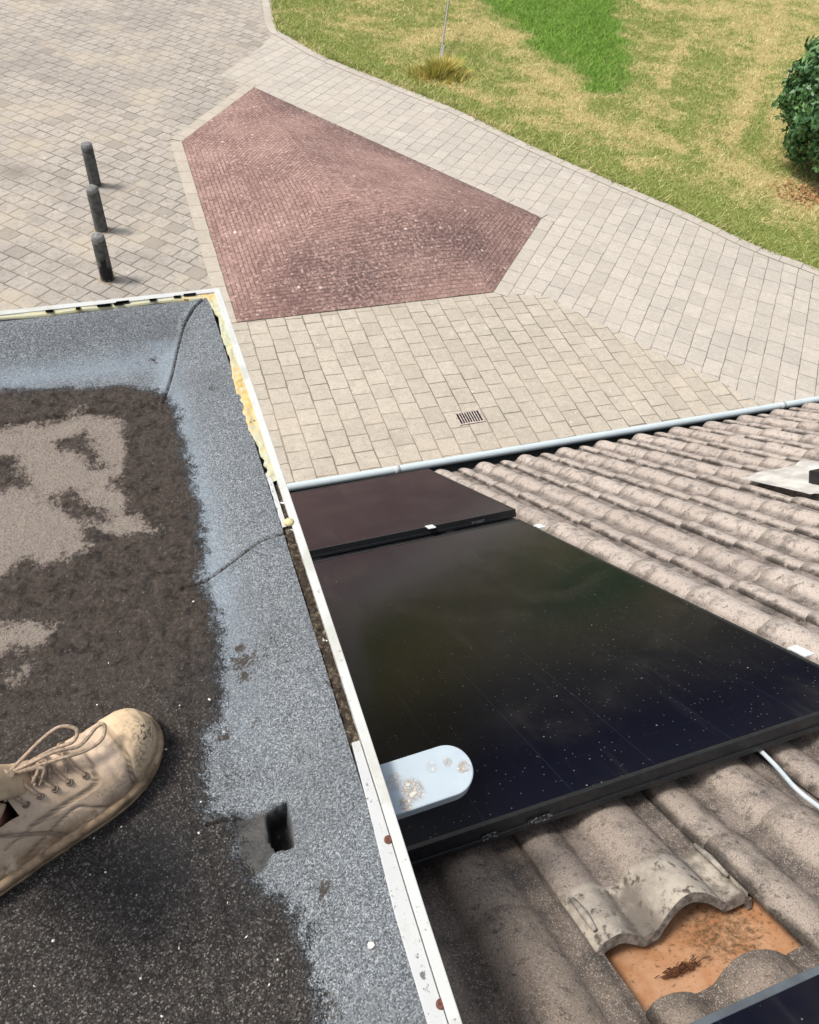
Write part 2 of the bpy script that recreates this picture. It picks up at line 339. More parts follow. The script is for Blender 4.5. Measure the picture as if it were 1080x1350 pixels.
def flat_mat():
    t = NT('bitumen_roofing'); P = t.pos()
    dirt, pale, wet, bare, blot, toe, hole, coarse = (t.attr(k) for k in ('dirt', 'pale', 'wet', 'bare', 'blot', 'toe', 'hole', 'coarse'))
    g = t.sepx(t.vor(P, 640)); g2 = t.sepx(t.vor(P, 300)); n1 = t.noise(P, 26, 5, .7); n2 = t.noise(P, 90, 5, .72); n3 = t.noise(P, 6, 4); n4 = t.noise(P, 330, 3, .75); n5 = t.noise(P, 150, 6, .8); n6 = t.noise(P, 48, 5, .75, .6); g3 = t.sepx(t.vor(P, 560))
    # slate granules
    c = t.ramp(g[0], [(.0, (.05, .057, .064)), (.35, (.115, .13, .145)), (.62, (.175, .195, .213)), (.85, (.235, .26, .28)), (1, (.36, .385, .40))])
    c = t.mix(t.m_('MULTIPLY', toe, .38), c, (.29, .36, .43))
    c = t.mix(t.m_('MULTIPLY', t.step(n3, .46, .7), .35), c, (.085, .092, .10)); c = t.mix(t.m_('MULTIPLY', t.step(n6, .52, .72), .30), c, (.30, .325, .33))
    c = t.mix(t.m_('MULTIPLY', t.step(n4, .60, .72), .45), c, (.05, .05, .052))
    c = t.mix(t.step(t.m_('ADD', blot, t.m_('ADD', t.m_('MULTIPLY', t.m_('SUBTRACT', n2, .5), 1.3), t.m_('MULTIPLY', t.m_('SUBTRACT', t.noise(P, 210, 4, .8), .5), 3.0))), .48, .70), c, (.05, .042, .036))
    c = t.mix(t.m_('MULTIPLY', bare, .88), c, t.mix(t.step(n6, .3, .7), (.030, .029, .028), (.078, .073, .066)))
    # soil layer
    e = t.m_('ADD', dirt, t.m_('ADD', t.m_('MULTIPLY', t.m_('SUBTRACT', n1, .5), .055), t.m_('ADD', t.m_('MULTIPLY', t.m_('SUBTRACT', n2, .5), .05), t.m_('MULTIPLY', t.m_('SUBTRACT', g[1], .5), .016))))
    dm = t.step(e, -.006, .012)
    soil = t.ramp(t.m_('ADD', t.m_('MULTIPLY', n5, .65), t.m_('MULTIPLY', n6, .35)), [(.33, (.032, .025, .021)), (.46, (.080, .063, .051)), (.57, (.14, .110, .090)), (.68, (.25, .205, .17))])
    soil = t.mix(t.m_('MULTIPLY', coarse, .88), soil, t.ramp(g3[0], [(0, (.014, .013, .013)), (.42, (.058, .052, .048)), (.72, (.125, .113, .103)), (.9, (.24, .22, .20)), (1, (.60, .57, .52))]))
    soil = t.mix(t.m_('MULTIPLY', t.step(n6, .50, .32), .8), soil, (.022, .018, .016))  # crevice shade put into the soil colour, relief alone shows little
    soil = t.mix(t.m_('MULTIPLY', wet, .68), soil, (.030, .034, .040))
    pm = t.step(t.m_('ADD', pale, t.m_('ADD', t.m_('MULTIPLY', t.m_('SUBTRACT', n1, .5), .10), t.m_('ADD', t.m_('MULTIPLY', t.m_('SUBTRACT', n5, .5), .07), t.m_('MULTIPLY', t.m_('SUBTRACT', g[1], .5), .012)))), -.012, .006)
    sand = t.mix(n3, (.44, .375, .325), (.53, .44, .37)); sand = t.mix(t.m_('MULTIPLY', t.step(g[1], .55, .95), .6), sand, (.16, .13, .11)); sand = t.mix(t.m_('MULTIPLY', t.step(g[2], .7, .95), .45), sand, (.60, .55, .48))
    soil = t.mix(pm, soil, sand)
    sparkle = t.m_('MULTIPLY', t.step(g2[1], .968, .978), t.m_('SUBTRACT', 1, t.step(t.vor(P, 300, 'Distance'), .22, .34)))
    soil = t.mix(t.m_('MULTIPLY', sparkle, .55), soil, (.62, .60, .55))
    c = t.mix(dm, c, soil)
    c = t.mix(hole, c, t.ramp(n2, [(.3, (.006, .006, .007)), (.62, (.03, .03, .032)), (.74, (.22, .21, .19))]))
    h = t.m_('ADD', t.m_('MULTIPLY', g[0], .5), t.m_('MULTIPLY', dm, t.m_('ADD', t.m_('MULTIPLY', n6, 4.0), t.m_('MULTIPLY', n5, 3.0)))); t.bump(h, 1.0, .0045)
    return t.out(c, .85, .35)
M['flat'] = flat_mat()

def glass_mat():
    t = NT('solar_glass'); U = t.uv(); s = t.n('SeparateXYZ', {0: U}).outputs; P = t.obj()
    fx = t.m_('FRACT', t.m_('MULTIPLY', s[0], 6.0)); fy = t.m_('FRACT', t.m_('MULTIPLY', s[1], 18.0))
    lx = t.m_('SUBTRACT', 1, t.step(t.m_('MINIMUM', fx, t.m_('SUBTRACT', 1, fx)), .002, .008))
    ly = t.m_('SUBTRACT', 1, t.step(t.m_('MINIMUM', fy, t.m_('SUBTRACT', 1, fy)), .004, .016))
    l = t.m_('MAXIMUM', lx, t.m_('MULTIPLY', ly, .3))
    c = t.mix(t.m_('MULTIPLY', l, .55), (.0016, .0022, .0085), (.014, .018, .036))
    P2 = t.pos(); n1 = t.noise(P2, 3.5, 5, .6, .5); n2 = t.noise(P2, 60, 4, .7)
    sm = t.n('Mapping', {'Vector': P2, 'Scale': (9., 1.2, 1.2)}).outputs[0]; n7 = t.noise(sm, 2.2, 4, .6)
    c = t.mix(t.m_('MULTIPLY', t.step(n1, .42, .8), .03), c, (.42, .36, .25)); c = t.mix(t.m_('MULTIPLY', t.step(n7, .55, .8), .022), c, (.5, .47, .42))
    v = t.vor(P2, 46, 'Distance'); vc = t.sepx(t.vor(P2, 46))
    dn = t.m_('ADD', t.m_('MULTIPLY', t.noise(P2, 2.6, 3), .7), t.m_('MULTIPLY', t.m_('SUBTRACT', 1, s[1]), .26))
    sp = t.m_('MULTIPLY', t.m_('SUBTRACT', 1, t.step(v, t.m_('MULTIPLY', vc[1], .07), t.m_('ADD', t.m_('MULTIPLY', vc[1], .07), .05))), t.step(t.m_('ADD', vc[0], dn), 1.16, 1.22))
    v2 = t.vor(P2, 90, 'Distance'); vc2 = t.sepx(t.vor(P2, 90))
    sp2 = t.m_('MULTIPLY', t.m_('SUBTRACT', 1, t.step(v2, .06, .16)), t.step(t.m_('ADD', vc2[0], dn), 1.16, 1.22))
    dust = t.m_('MAXIMUM', t.m_('MULTIPLY', sp, t.m_('ADD', .06, t.m_('MULTIPLY', vc[2], .40))), t.m_('MULTIPLY', sp2, .22))
    c = t.mix(dust, c, (.55, .53, .50))
    rg = t.m_('ADD', .12, t.m_('MULTIPLY', t.step(n1, .35, .75), .07)); rg = t.m_('ADD', rg, t.m_('MULTIPLY', dust, .6))
    t.out(c, rg, .16); t.b.inputs['IOR'].default_value = 1.45
    return t.m
M['glass'] = glass_mat()
M['frame'] = plain('black_anodised_frame', (.012, .013, .015), .38, .4, var=.3, scale=60)
M['frame_lit'] = plain('black_anodised_frame_sky_sheen', (.085, .10, .115), .45, .5, var=.2, scale=30)  # lighter frame copy with the sky's reflection put into its colour
M['bollard'] = plain('dark_bollard_paint', (.085, .088, .083), .75, .3, var=.35, scale=14)
M['bollard_top'] = plain('pale_bollard_top', (.19, .19, .185), .85, .3, var=.4, scale=25)  # cap toned paler than the post
M['scrape'] = plain('black_scrape', (.008, .008, .008), .6, .3)
M['black'] = plain('black_plastic', (.012, .013, .015), .4, .4)
M['cable'] = plain('pale_cable', (.50, .56, .60), .5, .4, var=.1)
M['iron'] = plain('worn_cast_iron', (.42, .36, .33), .7, .4, var=.3, scale=20)
M['void'] = plain('drain_shadow', (.004, .004, .004), .9, .0)
M['wood'] = plain('batten_wood', (.19, .095, .05), .85, .2, var=.4, scale=25)
M['wall'] = plain('house_wall', (.33, .22, .16), .9, .2, var=.2, scale=8)
M['boards'] = plain('dormer_boards', (.10, .10, .10), .8, .2, var=.3, scale=6)
def under_mat():
    t = NT('roof_underlay'); P = t.pos(); n1 = t.noise(P, 16, 5, .65); n2 = t.noise(P, 110, 5, .75); n3 = t.noise(P, 8, 3); k = t.attr('moss')
    c = t.mix(t.step(n1, .3, .7), (.40, .19, .09), (.52, .315, .19)); c = t.mix(t.m_('MULTIPLY', t.step(n1, .55, .75), .5), c, (.42, .16, .06))
    c = t.mix(t.step(t.m_('ADD', k, t.m_('MULTIPLY', t.m_('SUBTRACT', n2, .5), 1.6)), .36, .95), c, (.115, .07, .036))
    c = t.mix(t.m_('MULTIPLY', t.step(n2, .56, .66), .75), c, (.12, .065, .032))
    t.bump(n2, .4, .002); return t.out(c, .8, .2)
M['underlay'] = under_mat()
M['needles'] = plain('dry_needles', (.10, .042, .02), .9, .2, var=.6, scale=150)
M['flashing'] = plain('pale_flashing', (.50, .48, .45), .75, .3, var=.2, scale=14)
t = NT('printed_mark'); M['tag'] = t.out(t.mix(t.step(t.noise(t.pos(), 260, 2), .52, .58), (.014, .015, .017), (.16, .17, .18)), .5, .3)

# ------------------------------------------------------------------ the ground
tag(link('ground', mesh('ground', [(-300, -300, -.03), (300, -300, -.03), (300, 300, -.03), (-300, 300, -.03)], [(0, 1, 2, 3)]), plain('soil', (.16, .15, .07), .95, .1, var=.4, scale=3)), kind='structure')
def sheet(name, pts, z, mat):
    me = mesh(name, [(p[0], p[1], z) for p in pts], [tuple(range(len(pts)))]); o = link(name, me, mat); tag(o, kind='structure'); return o
KERB = [at(*p)[:2] for p in [(340, -160), (352, -60), (358, 0), (361, 22), (367, 40), (380, 48), (430, 76), (510, 108), (600, 144), (700, 192), (800, 236), (900, 278), (990, 321), (1080, 355), (1180, 396), (1300, 442)]]
KERB = [p[:2] for p in spline([(*p, 0) for p in KERB], 4)]
GX1, GY1 = 30., 45.
sheet('paving', [(-40, 5), (-40, 70), (3.5, 70)] + KERB + [(KERB[-1][0], 3)], 0, M['pave_left'])
RT, RTL, RR, RBR, RBL = (at(*p)[:2] for p in ((335, 116), (240, 187), (714, 288), (650, 386), (313, 426)))
kR = [p for p in KERB if p[1] < at(366, 38)[1] + .01]
sheet('paving', [at(366, 38)[:2]] + kR + [(kR[-1][0], 2.5), at(1180, 640)[:2], at(960, 509)[:2], at(881, 472)[:2], at(800, 431)[:2], at(720, 391)[:2], RBR, (4.5, 11), RT, at(290, 100)[:2], at(344, 62)[:2]][0:], .004, M['pave_right'])
sheet('paving', [RBL, RBR, at(720, 391)[:2], at(800, 431)[:2], at(881, 472)[:2], at(960, 509)[:2], at(1180, 640)[:2], (7, 2.5), (-6, 2.5), (-6, RBL[1] - .05)], .008, M['pave_front'])
def strip(name, line, wid, z, mat, side=1):
    L = [np.asarray(p) for p in line]; V = []; UV = []; s = 0
    for i, p in enumerate(L):
        t = L[min(i + 1, len(L) - 1)] - L[max(i - 1, 0)]; t = t / np.hypot(*t); n = np.array([-t[1], t[0]]) * side
        if i: s += np.hypot(*(p - L[i - 1]))
        V += [(p[0], p[1], z), (p[0] + n[0] * wid, p[1] + n[1] * wid, z)]; UV += [(0, s), (wid, s)]
    me = mesh(name, V, [(2 * i, 2 * i + 1, 2 * i + 3, 2 * i + 2) for i in range(len(L) - 1)]); setuv(me, UV)
    return tag(link(name, me, mat), kind='structure')
strip('paving_edge', KERB, .26, .012, M['border_light'], -1)
strip('paving_edge', [RT, RTL], .24, .012, M['border'], -1)
strip('paving_edge', [RTL, RTL + (RBL - RTL) * .5, RBL], .22, .016, M['border'], -1)
strip('paving_edge', [RT, RR], .20, .016, M['border_light'], 1)
strip('paving_edge', [RBR, RR], .24, .012, M['border_light'], -1)

# red brick mound
pk1 = at(437, 250, .57); pk2 = at(548, 276, .55)
base = [np.array([*p, .012]) for p in (RT, RTL, RBL, RBR, RR)]
def mound_h(x, y):
    d = sdist(x, y, [b[:2] for b in base]); k = ldist(x, y, [pk1, pk2]); h = np.maximum(d, 0) / (np.maximum(d, 0) + k + 1e-6)
    return .62 * (1 - (1 - h) ** 1.15) * (1 - .10 * h * h)
me_v = []; me_f = []; me_uv = []
for (a, b, tops) in ((base[0], base[1], [pk1]), (base[1], base[2], [pk1]), (base[2], base[3], [pk2, pk1]), (base[3], base[4], [pk2]), (base[4], base[0], [pk1, pk2])):
    c = tops[0]; d = tops[-1]; N1, N2 = 40, 26
    e = (b - a)[:2]; e = e / np.hypot(*e); nn = np.array([-e[1], e[0]])
    k0 = len(me_v)
    for j in range(N2 + 1):
        for i in range(N1 + 1):
            s = i / N1; t = j / N2; bot = a + (b - a) * s; top = (d + (c - d) * s) if len(tops) > 1 else c
            p = bot + (top - bot) * t; me_v.append(p); q = p[:2] - a[:2]; me_uv.append((q @ e, q @ nn))
    for j in range(N2):
        for i in range(N1):
            o = k0 + j * (N1 + 1) + i; me_f.append((o, o + 1, o + N1 + 2, o + N1 + 1))
me_v = np.array(me_v); me_v[:, 2] = .018 + mound_h(me_v[:, 0], me_v[:, 1]) + .012 * (fbm(me_v[:, 0], me_v[:, 1], 1.5, 3, 5) - .5)
mm = mesh('brick_mound', me_v, me_f); setuv(mm, me_uv)
stn = np.zeros(len(me_v))
for p, r, k in (((545, 345), .75, .8), ((470, 380), .7, .9), ((610, 340), .5, .7), ((420, 370), .6, .5)):
    q = at(*p); stn = np.maximum(stn, k * np.exp(-((me_v[:, 0] - q[0]) ** 2 + (me_v[:, 1] - q[1]) ** 2) / r ** 2))
stn = np.maximum(stn, .75 * np.exp(-(ldist(me_v[:, 0], me_v[:, 1], [RT, RR]) / .35) ** 2)); attr(mm, 'stain', stn); wear_hl = np.exp(-(ldist(me_v[:, 0], me_v[:, 1], [pk1, pk2]) / .55) ** 2); attr(mm, 'wear_highlight', wear_hl)  # paler ridge: worn brick plus a highlight put into the colour
bm = bmesh.new(); bm.from_mesh(mm); bmesh.ops.recalc_face_normals(bm, faces=bm.faces); bm.to_mesh(mm); bm.free()
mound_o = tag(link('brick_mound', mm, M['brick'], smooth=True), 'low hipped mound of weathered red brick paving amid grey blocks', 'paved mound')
# raised soldier courses along the hips
ridge = MB()
def hip(p, q):
    pts = [p + (q - p) * t for t in np.linspace(0, 1, 24)]; pts = [np.array([x[0], x[1], .018 + mound_h(np.array([x[0]]), np.array([x[1]]))[0] + .004]) for x in pts]
    d = (q - p)[:2]; d = d / np.hypot(*d); n = np.array([-d[1], d[0], 0]) * .022
    V = [v for x in pts for v in (x - n, x + n)]; ridge.add(V, [(2 * i, 2 * i + 1, 2 * i + 3, 2 * i + 2) for i in range(len(pts) - 1)])

B3 = [np.array([*p, 0.]) for p in (RT, RTL, RBL, RBR, RR)]
hip(B3[0], pk1); hip(pk1, pk1 + (B3[2] - pk1) * .35)
ridge.build('ridge_course', plain('ridge_brick', (.27, .175, .152), .95, .1, var=.6, scale=22), mound_o)

# lawn
poly_lawn = KERB + [(GX1, KERB[-1][1]), (GX1, 400), (KERB[0][0], 400)]
green_poly = [at(*p)[:2] for p in [(600, -60), (625, 0), (660, 25), (700, 60), (745, 95), (775, 122), (832, 130), (830, 80), (815, 45), (818, 0), (830, -60)]]
dry_lines = [([(1030, 0), (1000, 90), (960, 190)], .22), ([(700, 60), (640, 40), (590, 50)], .5), ([(900, 60), (870, 120)], .15), ([(700, 130), (800, 170), (900, 200)], .25), ([(960, 215), (1075, 290)], .5), ([(540, 60), (600, 40)], .4), ([(760, 130), (690, 90)], .3), ([(860, 10), (950, 20)], .5)]
dry_lines = [([at(*p)[:2] for p in L], r) for L, r in dry_lines]
grn_lines = [([(700, 180), (800, 225), (900, 262), (1070, 335)], .35), ([(400, 40), (450, 70), (520, 100), (640, 150)], .3), ([(380, 10), (440, 0)], .4), ([(1015, 130), (985, 200)], .18)]
grn_lines = [([at(*p)[:2] for p in L], r) for L, r in grn_lines]
def lawn_attr(x, y):
    g = sstep(-.4, .4, sdist(x, y, green_poly) + (fbm(x, y, 1.6, 5, 3) - .5) * 1.6)
    d = .50 + (fbm(x, y, .45, 4, 21) - .5) * .7 + (fbm(x, y, 2.6, 5, 31) - .5) * .9 - .14 * np.exp(-(sdist(x, y, poly_lawn) / .8) ** 2)
    for L, r in dry_lines: d = d + .34 * np.exp(-(ldist(x, y, L) / r) ** 2)
    for L, r in grn_lines: d = d - .30 * np.exp(-(ldist(x, y, L) / r) ** 2)
    return g, np.clip(d, 0, 1)
xs = np.arange(2.5, GX1, .16); ys = np.arange(3.0, GY1, .16)
XX, YY = np.meshgrid(xs, ys, indexing='ij'); inside = sdist(XX, YY, poly_lawn)
ZZ = np.where(inside > -.5, -.020 + .042 * sstep(-.10, .08, inside) + .05 * sstep(0, .6, inside) + .05 * (fbm(XX, YY, .8, 3, 8) - .5) * sstep(0, 1, inside), -.1)
lm = gridmesh('lawn', np.stack([XX, YY, ZZ], -1)); g, d = lawn_attr(XX.ravel(), YY.ravel()); attr(lm, 'green', g); attr(lm, 'dry', d)
bm = bmesh.new(); bm.from_mesh(lm); bmesh.ops.delete(bm, geom=[v for v in bm.verts if v.co.z < -.05], context='VERTS'); bm.to_mesh(lm); bm.free()
tag(link('lawn', lm, M['lawn'], smooth=True), kind='structure')
# grass blades
NB = 420000
bx = rng.uniform(3, 25, NB); by = rng.uniform(6.5, 26, NB)
sdv = sdist(bx, by, poly_lawn); keep = (sdv > rng.uniform(-.07, .03, NB) - .10 * np.clip(fbm(bx, by, 2.2, 3, 61) - .5, 0, 1)); bx, by, sdv = bx[keep], by[keep], sdv[keep]
g, d = lawn_attr(bx, by); n = len(bx); hh = rng.uniform(.03, .085, n) * (1 + .8 * g) * (1 + .9 * np.exp(-(sdv / .3) ** 2)); aa = rng.uniform(0, 6.283, n); ww = rng.uniform(.010, .020, n)
hz = .02 + .05 * sstep(0, .6, sdv) + .05 * (fbm(bx, by, .8, 3, 8) - .5) * sstep(0, 1, sdv) - .01
tx = rng.normal(0, .9, n) * hh; ty = rng.normal(0, .9, n) * hh
V = np.empty((n, 3, 3)); cx, cy = np.cos(aa) * ww / 2, np.sin(aa) * ww / 2
V[:, 0] = np.stack([bx - cx, by - cy, hz], -1); V[:, 1] = np.stack([bx + cx, by + cy, hz], -1); V[:, 2] = np.stack([bx + tx, by + ty, hz + hh], -1)
def trimesh(name, V):
    k = V.shape[1]; n = len(V); me = bpy.data.meshes.new(name); me.vertices.add(n * k); me.vertices.foreach_set('co', V.astype(np.float32).ravel())
    me.loops.add(n * k); me.loops.foreach_set('vertex_index', np.arange(n * k, dtype=np.int32)); me.polygons.add(n)
    me.polygons.foreach_set('loop_start', np.arange(0, n * k, k, dtype=np.int32)); me.polygons.foreach_set('loop_total', np.full(n, k, np.int32)); me.update(calc_edges=True); return me
gm = trimesh('grass', V); attr(gm, 'green', np.repeat(g, 3)); attr(gm, 'dry', np.repeat(d, 3)); attr(gm, 'rnd', np.repeat(rng.random(n), 3)); attr(gm, 'rnd2', np.repeat(np.clip(.5 + .75 * (fbm(bx, by, 7, 3, 41) - .5) * 1.6 + rng.normal(0, .22, n), 0, 1), 3))
tag(link('grass', gm, M['blade']), 'short sunburnt lawn grass with green and straw coloured patches', 'grass', kind='stuff')

# dry tuft round the stake
P0 = at(578, 98, .05); tn = 6000
a = rng.uniform(0, 6.283, tn); rr = np.abs(rng.normal(0, .40, tn)); tx0 = P0[0] + rr * np.cos(a); ty0 = P0[1] - .12 + rr * np.sin(a) * .8
hh = rng.uniform(.06, .5, tn) * np.exp(-rr / .7) * (.6 + .8 * vnoise(tx0, ty0, 5, 3)); V = np.empty((tn, 3, 3)); c = rng.uniform(0, 6.283, tn); wd = rng.uniform(.01, .02, tn)
V[:, 0] = np.stack([tx0 - np.cos(c) * wd, ty0 - np.sin(c) * wd, np.full(tn, .03)], -1); V[:, 1] = np.stack([tx0 + np.cos(c) * wd, ty0 + np.sin(c) * wd, np.full(tn, .03)], -1)
V[:, 2] = np.stack([tx0 + np.cos(a + rng.normal(0, .8, tn)) * hh * rng.uniform(.1, 1.3, tn), ty0 + np.sin(a + rng.normal(0, .8, tn)) * hh * rng.uniform(.1, .9, tn), .03 + hh], -1)
tm = trimesh('grass_tuft', V); k = rng.random(tn)
attr(tm, 'rnd', np.repeat(k, 3))
tt = NT('straw_tuft'); kk = tt.attr('rnd'); M['straw'] = tt.out(tt.ramp(kk, [(0, (.22, .31, .06)), (.42, (.40, .43, .12)), (.60, (.66, .50, .15)), (1, (.84, .66, .27))]), .8, .2)
tag(link('grass_tuft', tm, M['straw']), 'unmown tuft of yellow straw grass round the foot of the stake', 'grass tuft')
wn = 500; kk_ = np.array(KERB); ki = rng.integers(12, len(kk_) - 8, wn); ft = rng.random(wn)[:, None]; wp = kk_[ki] * (1 - ft) + kk_[ki + 1] * ft + rng.normal(0, .03, (wn, 2)) - np.array([.05, .02])
msk = vnoise(wp[:, 0], wp[:, 1], 1.3, 5) > .56; wp = wp[msk]; wn = len(wp); a = rng.uniform(0, 6.283, wn); hh = rng.uniform(.03, .09, wn); V = np.empty((wn, 3, 3))
V[:, 0] = np.stack([wp[:, 0] - .012 * np.cos(a), wp[:, 1] - .012 * np.sin(a), np.full(wn, .012)], -1); V[:, 1] = np.stack([wp[:, 0] + .012 * np.cos(a), wp[:, 1] + .012 * np.sin(a), np.full(wn, .012)], -1)
V[:, 2] = np.stack([wp[:, 0] + rng.normal(-.04, .06, wn), wp[:, 1] + rng.normal(-.03, .06, wn), .012 + hh], -1)
wm = trimesh('weeds', V); attr(wm, 'rnd', np.repeat(rng.random(wn) * .6, 3)); tag(link('weeds', wm, M['straw']), 'sparse weeds creeping from the lawn onto the paving edge', 'weeds', kind='stuff')
lc = at(1062, 262, 0); ln_ = 500; lx = lc[0] + rng.normal(0, .4, ln_); ly = lc[1] + rng.normal(0, .25, ln_); a = rng.uniform(0, 6.283, ln_); s_ = rng.uniform(.02, .045, ln_); V = np.empty((ln_, 3, 3))
for j in range(3): V[:, j] = np.stack([lx + s_ * np.cos(a + 2.1 * j), ly + s_ * np.sin(a + 2.1 * j), .10 + rng.uniform(0, .04, ln_)], -1)
lm_ = trimesh('leaf_litter', V); attr(lm_, 'rnd', np.repeat(rng.random(ln_), 3)); t = NT('dead_leaf'); lmat = t.out(t.ramp(t.attr('rnd'), [(0, (.16, .075, .035)), (.5, (.36, .19, .09)), (1, (.52, .34, .17))]), .9, .1)
tag(link('leaf_litter', lm_, lmat), 'brown dead leaves strewn on the grass below the shrub', 'leaf litter', kind='stuff')
# stake
st = empty('garden_stake', tuple(P0)); tag(st, 'thin leaning grey metal stake with a wider sleeve, standing in the lawn', 'stake')
top = at(600, -60, 1.35) - P0
mb = MB(); mb.tube([top * t for t in (.0, .25, .5, .75, 1, 1.6)], .024, 8); mb.build('rod', plain('grey_rod', (.23, .225, .20), .6), st, True)
q = at(584, 62, .30) - P0
mb = MB(); mb.tube([q * -.15, q * 0, q * .5, q, q * 1.03], [.044, .044, .046, .046, .034], 10); mb.build('sleeve', metal('sleeve_metal', (.42, .41, .38), .5), st, True)

# shrub
def shrub(name, c, rad, hgt, nleaf, label, lsz=.075):
    root = empty(name, c); tag(root, label, 'shrub')
    dirs = rng.normal(size=(nleaf, 3)); dirs /= np.linalg.norm(dirs, axis=1)[:, None]; dirs[:, 2] = np.where(dirs[:, 2] < -.75, -dirs[:, 2], dirs[:, 2])
    ang = np.arctan2(dirs[:, 1], dirs[:, 0]); lump = .80 + .30 * fbm(ang * 1.3 + 20, dirs[:, 2] * 2 + 9, 1.6, 3, 77) + .16 * (fbm(ang * 3 + 3, dirs[:, 2] * 5 + 4, 2.2, 2, 55) - .5) * 2
    depth = 1 - np.abs(rng.normal(0, .10, nleaf)) - .25 * (rng.random(nleaf) < .15)
    P = dirs * (lump * depth)[:, None] * np.array([rad, rad, hgt / 2]) + np.array([0, 0, hgt * .48])
    nrm = dirs + rng.normal(0, .55, (nleaf, 3)); nrm /= np.linalg.norm(nrm, axis=1)[:, None]
    t1 = np.cross(nrm, rng.normal(size=(nleaf, 3))); t1 /= np.linalg.norm(t1, axis=1)[:, None]; t2 = np.cross(nrm, t1)
    s = rng.uniform(.6, 1.25, nleaf)[:, None] * lsz
    V = np.stack([P - t1 * s, P - t2 * s * .42 + nrm * s * .1, P + t1 * s, P + t2 * s * .42 + nrm * s * .1], 1)
    V[:, :, 2] = np.maximum(V[:, :, 2], .02)
    me = trimesh('foliage', V); attr(me, 'rnd', np.repeat(np.clip(rng.random(nleaf) * .6 + .5 * fbm(P[:, 0] + 30, P[:, 2] + P[:, 1] + 30, 1.5, 3, 9), 0, 1), 4))
    link('foliage', me, M['leaf'], root)
    mb = MB()
    for k in range(7):
        a = k * .9; e = np.array([math.cos(a) * rad * .5, math.sin(a) * rad * .5, hgt * .6]); mb.tube(spline([(0, 0, -.05), e * .4 + np.array([0, 0, .1]), e], 4), [.04 - .003 * i for i in range(9)], 7)
    mb.build('stem', plain('bark', (.10, .075, .055), .9), root, True)
    return root
t = NT('shrub_leaf'); k = t.attr('rnd'); M['leaf'] = t.out(t.ramp(k, [(0, (.028, .07, .03)), (.5, (.06, .15, .05)), (1, (.15, .28, .085))]), .42, .45)
cb = at(1116, 238, 0)
shrub('shrub', (cb[0], cb[1], .02), 2.0, 3.0, 42000, 'dense dark green leafy shrub at the right edge of the lawn')
c2 = at(1205, 20, 0)
shrub('shrub', (c2[0], c2[1], .02), 1.6, 2.4, 9000, 'dark shrub far back in the top right corner of the lawn')

# ------------------------------------------------------------------ bollards and drain
def bollard():
    root = empty('bollard'); H_, r0 = .72, .098
    mb = MB(); mb.lathe([(r0 * 1.04, -.06), (r0 * 1.03, .0), (r0, .05), (r0 * .97, H_ - .12), (r0 * .97, H_ - .07)], (0, 0, 0), 28); mb.build('post', M['bollard'], root, True)
    mb = MB(); mb.lathe([(r0 * .97, H_ - .075), (r0 * .96, H_ - .05), (r0 * .88, H_ - .02), (r0 * .68, H_ - .003), (r0 * .3, H_ + .008), (.004, H_ + .01)], (0, 0, 0), 28); mb.build('cap', M['bollard_top'], root, True)
    # cracked collar of mortar where it stands in the paving
    V = []; k = 30
    for j in range(k):
        a = 2 * math.pi * j / k; q = r0 * (1.25 + .35 * random.random()); V += [(r0 * .95 * math.cos(a), r0 * .95 * math.sin(a), .006), (q * math.cos(a), q * math.sin(a), .005)]
    mb = MB(); mb.add(V, [(2 * j, 2 * j + 1, (2 * j + 3) % (2 * k), (2 * j + 2) % (2 * k)) for j in range(k)]); mb.build('mortar_collar', plain('sandy_mortar', (.33, .27, .19), .95, .1), root)
    return root
def copy_tree(o, parent=None):
    c = o.copy(); col.objects.link(c)
    if parent is not None: c.parent = parent
    for ch in list(o.children): copy_tree(ch, c)
    return c
bo = bollard(); spots = [(142, 368), (134, 303), (126, 244)]
bols = [bo, copy_tree(bo), copy_tree(bo)]
for b, p, lab in zip(bols, spots, ('dark grey bollard with a black scrape at its foot, nearest the flat roof', 'dark grey bollard, middle one of the three in the row', 'dark grey bollard, farthest of the three from the flat roof')):
    q = at(*p); b.location = (q[0], q[1], 0); b.rotation_euler = (0, 0, random.uniform(0, 6)); tag(b, lab, 'bollard', 'bollards standing in the paving')
# scrape on the nearest one
V = []; F = []; cdir = math.atan2(-bo.location.y, -bo.location.x) - bo.rotation_euler.z
for i in range(9):
    for j in range(11):
        z = .03 + .34 * i / 8; a = cdir + (j - 5) / 5 * .95 * (1 - .25 * abs(i - 3) / 5) + .1 * math.sin(i * 1.9 + j); r = .1015 + .0006
        V.append((r * math.cos(a), r * math.sin(a), z + .02 * math.sin(j * 1.3)))
F = [(i * 11 + j, i * 11 + j + 1, i * 11 + j + 12, i * 11 + j + 11) for i in range(8) for j in range(10) if not (i > 4 and (j < 2 or j > 6))]
mb = MB(); mb.add(V, F); sc = mb.build('scrape_mark', M['scrape'], bo, True)

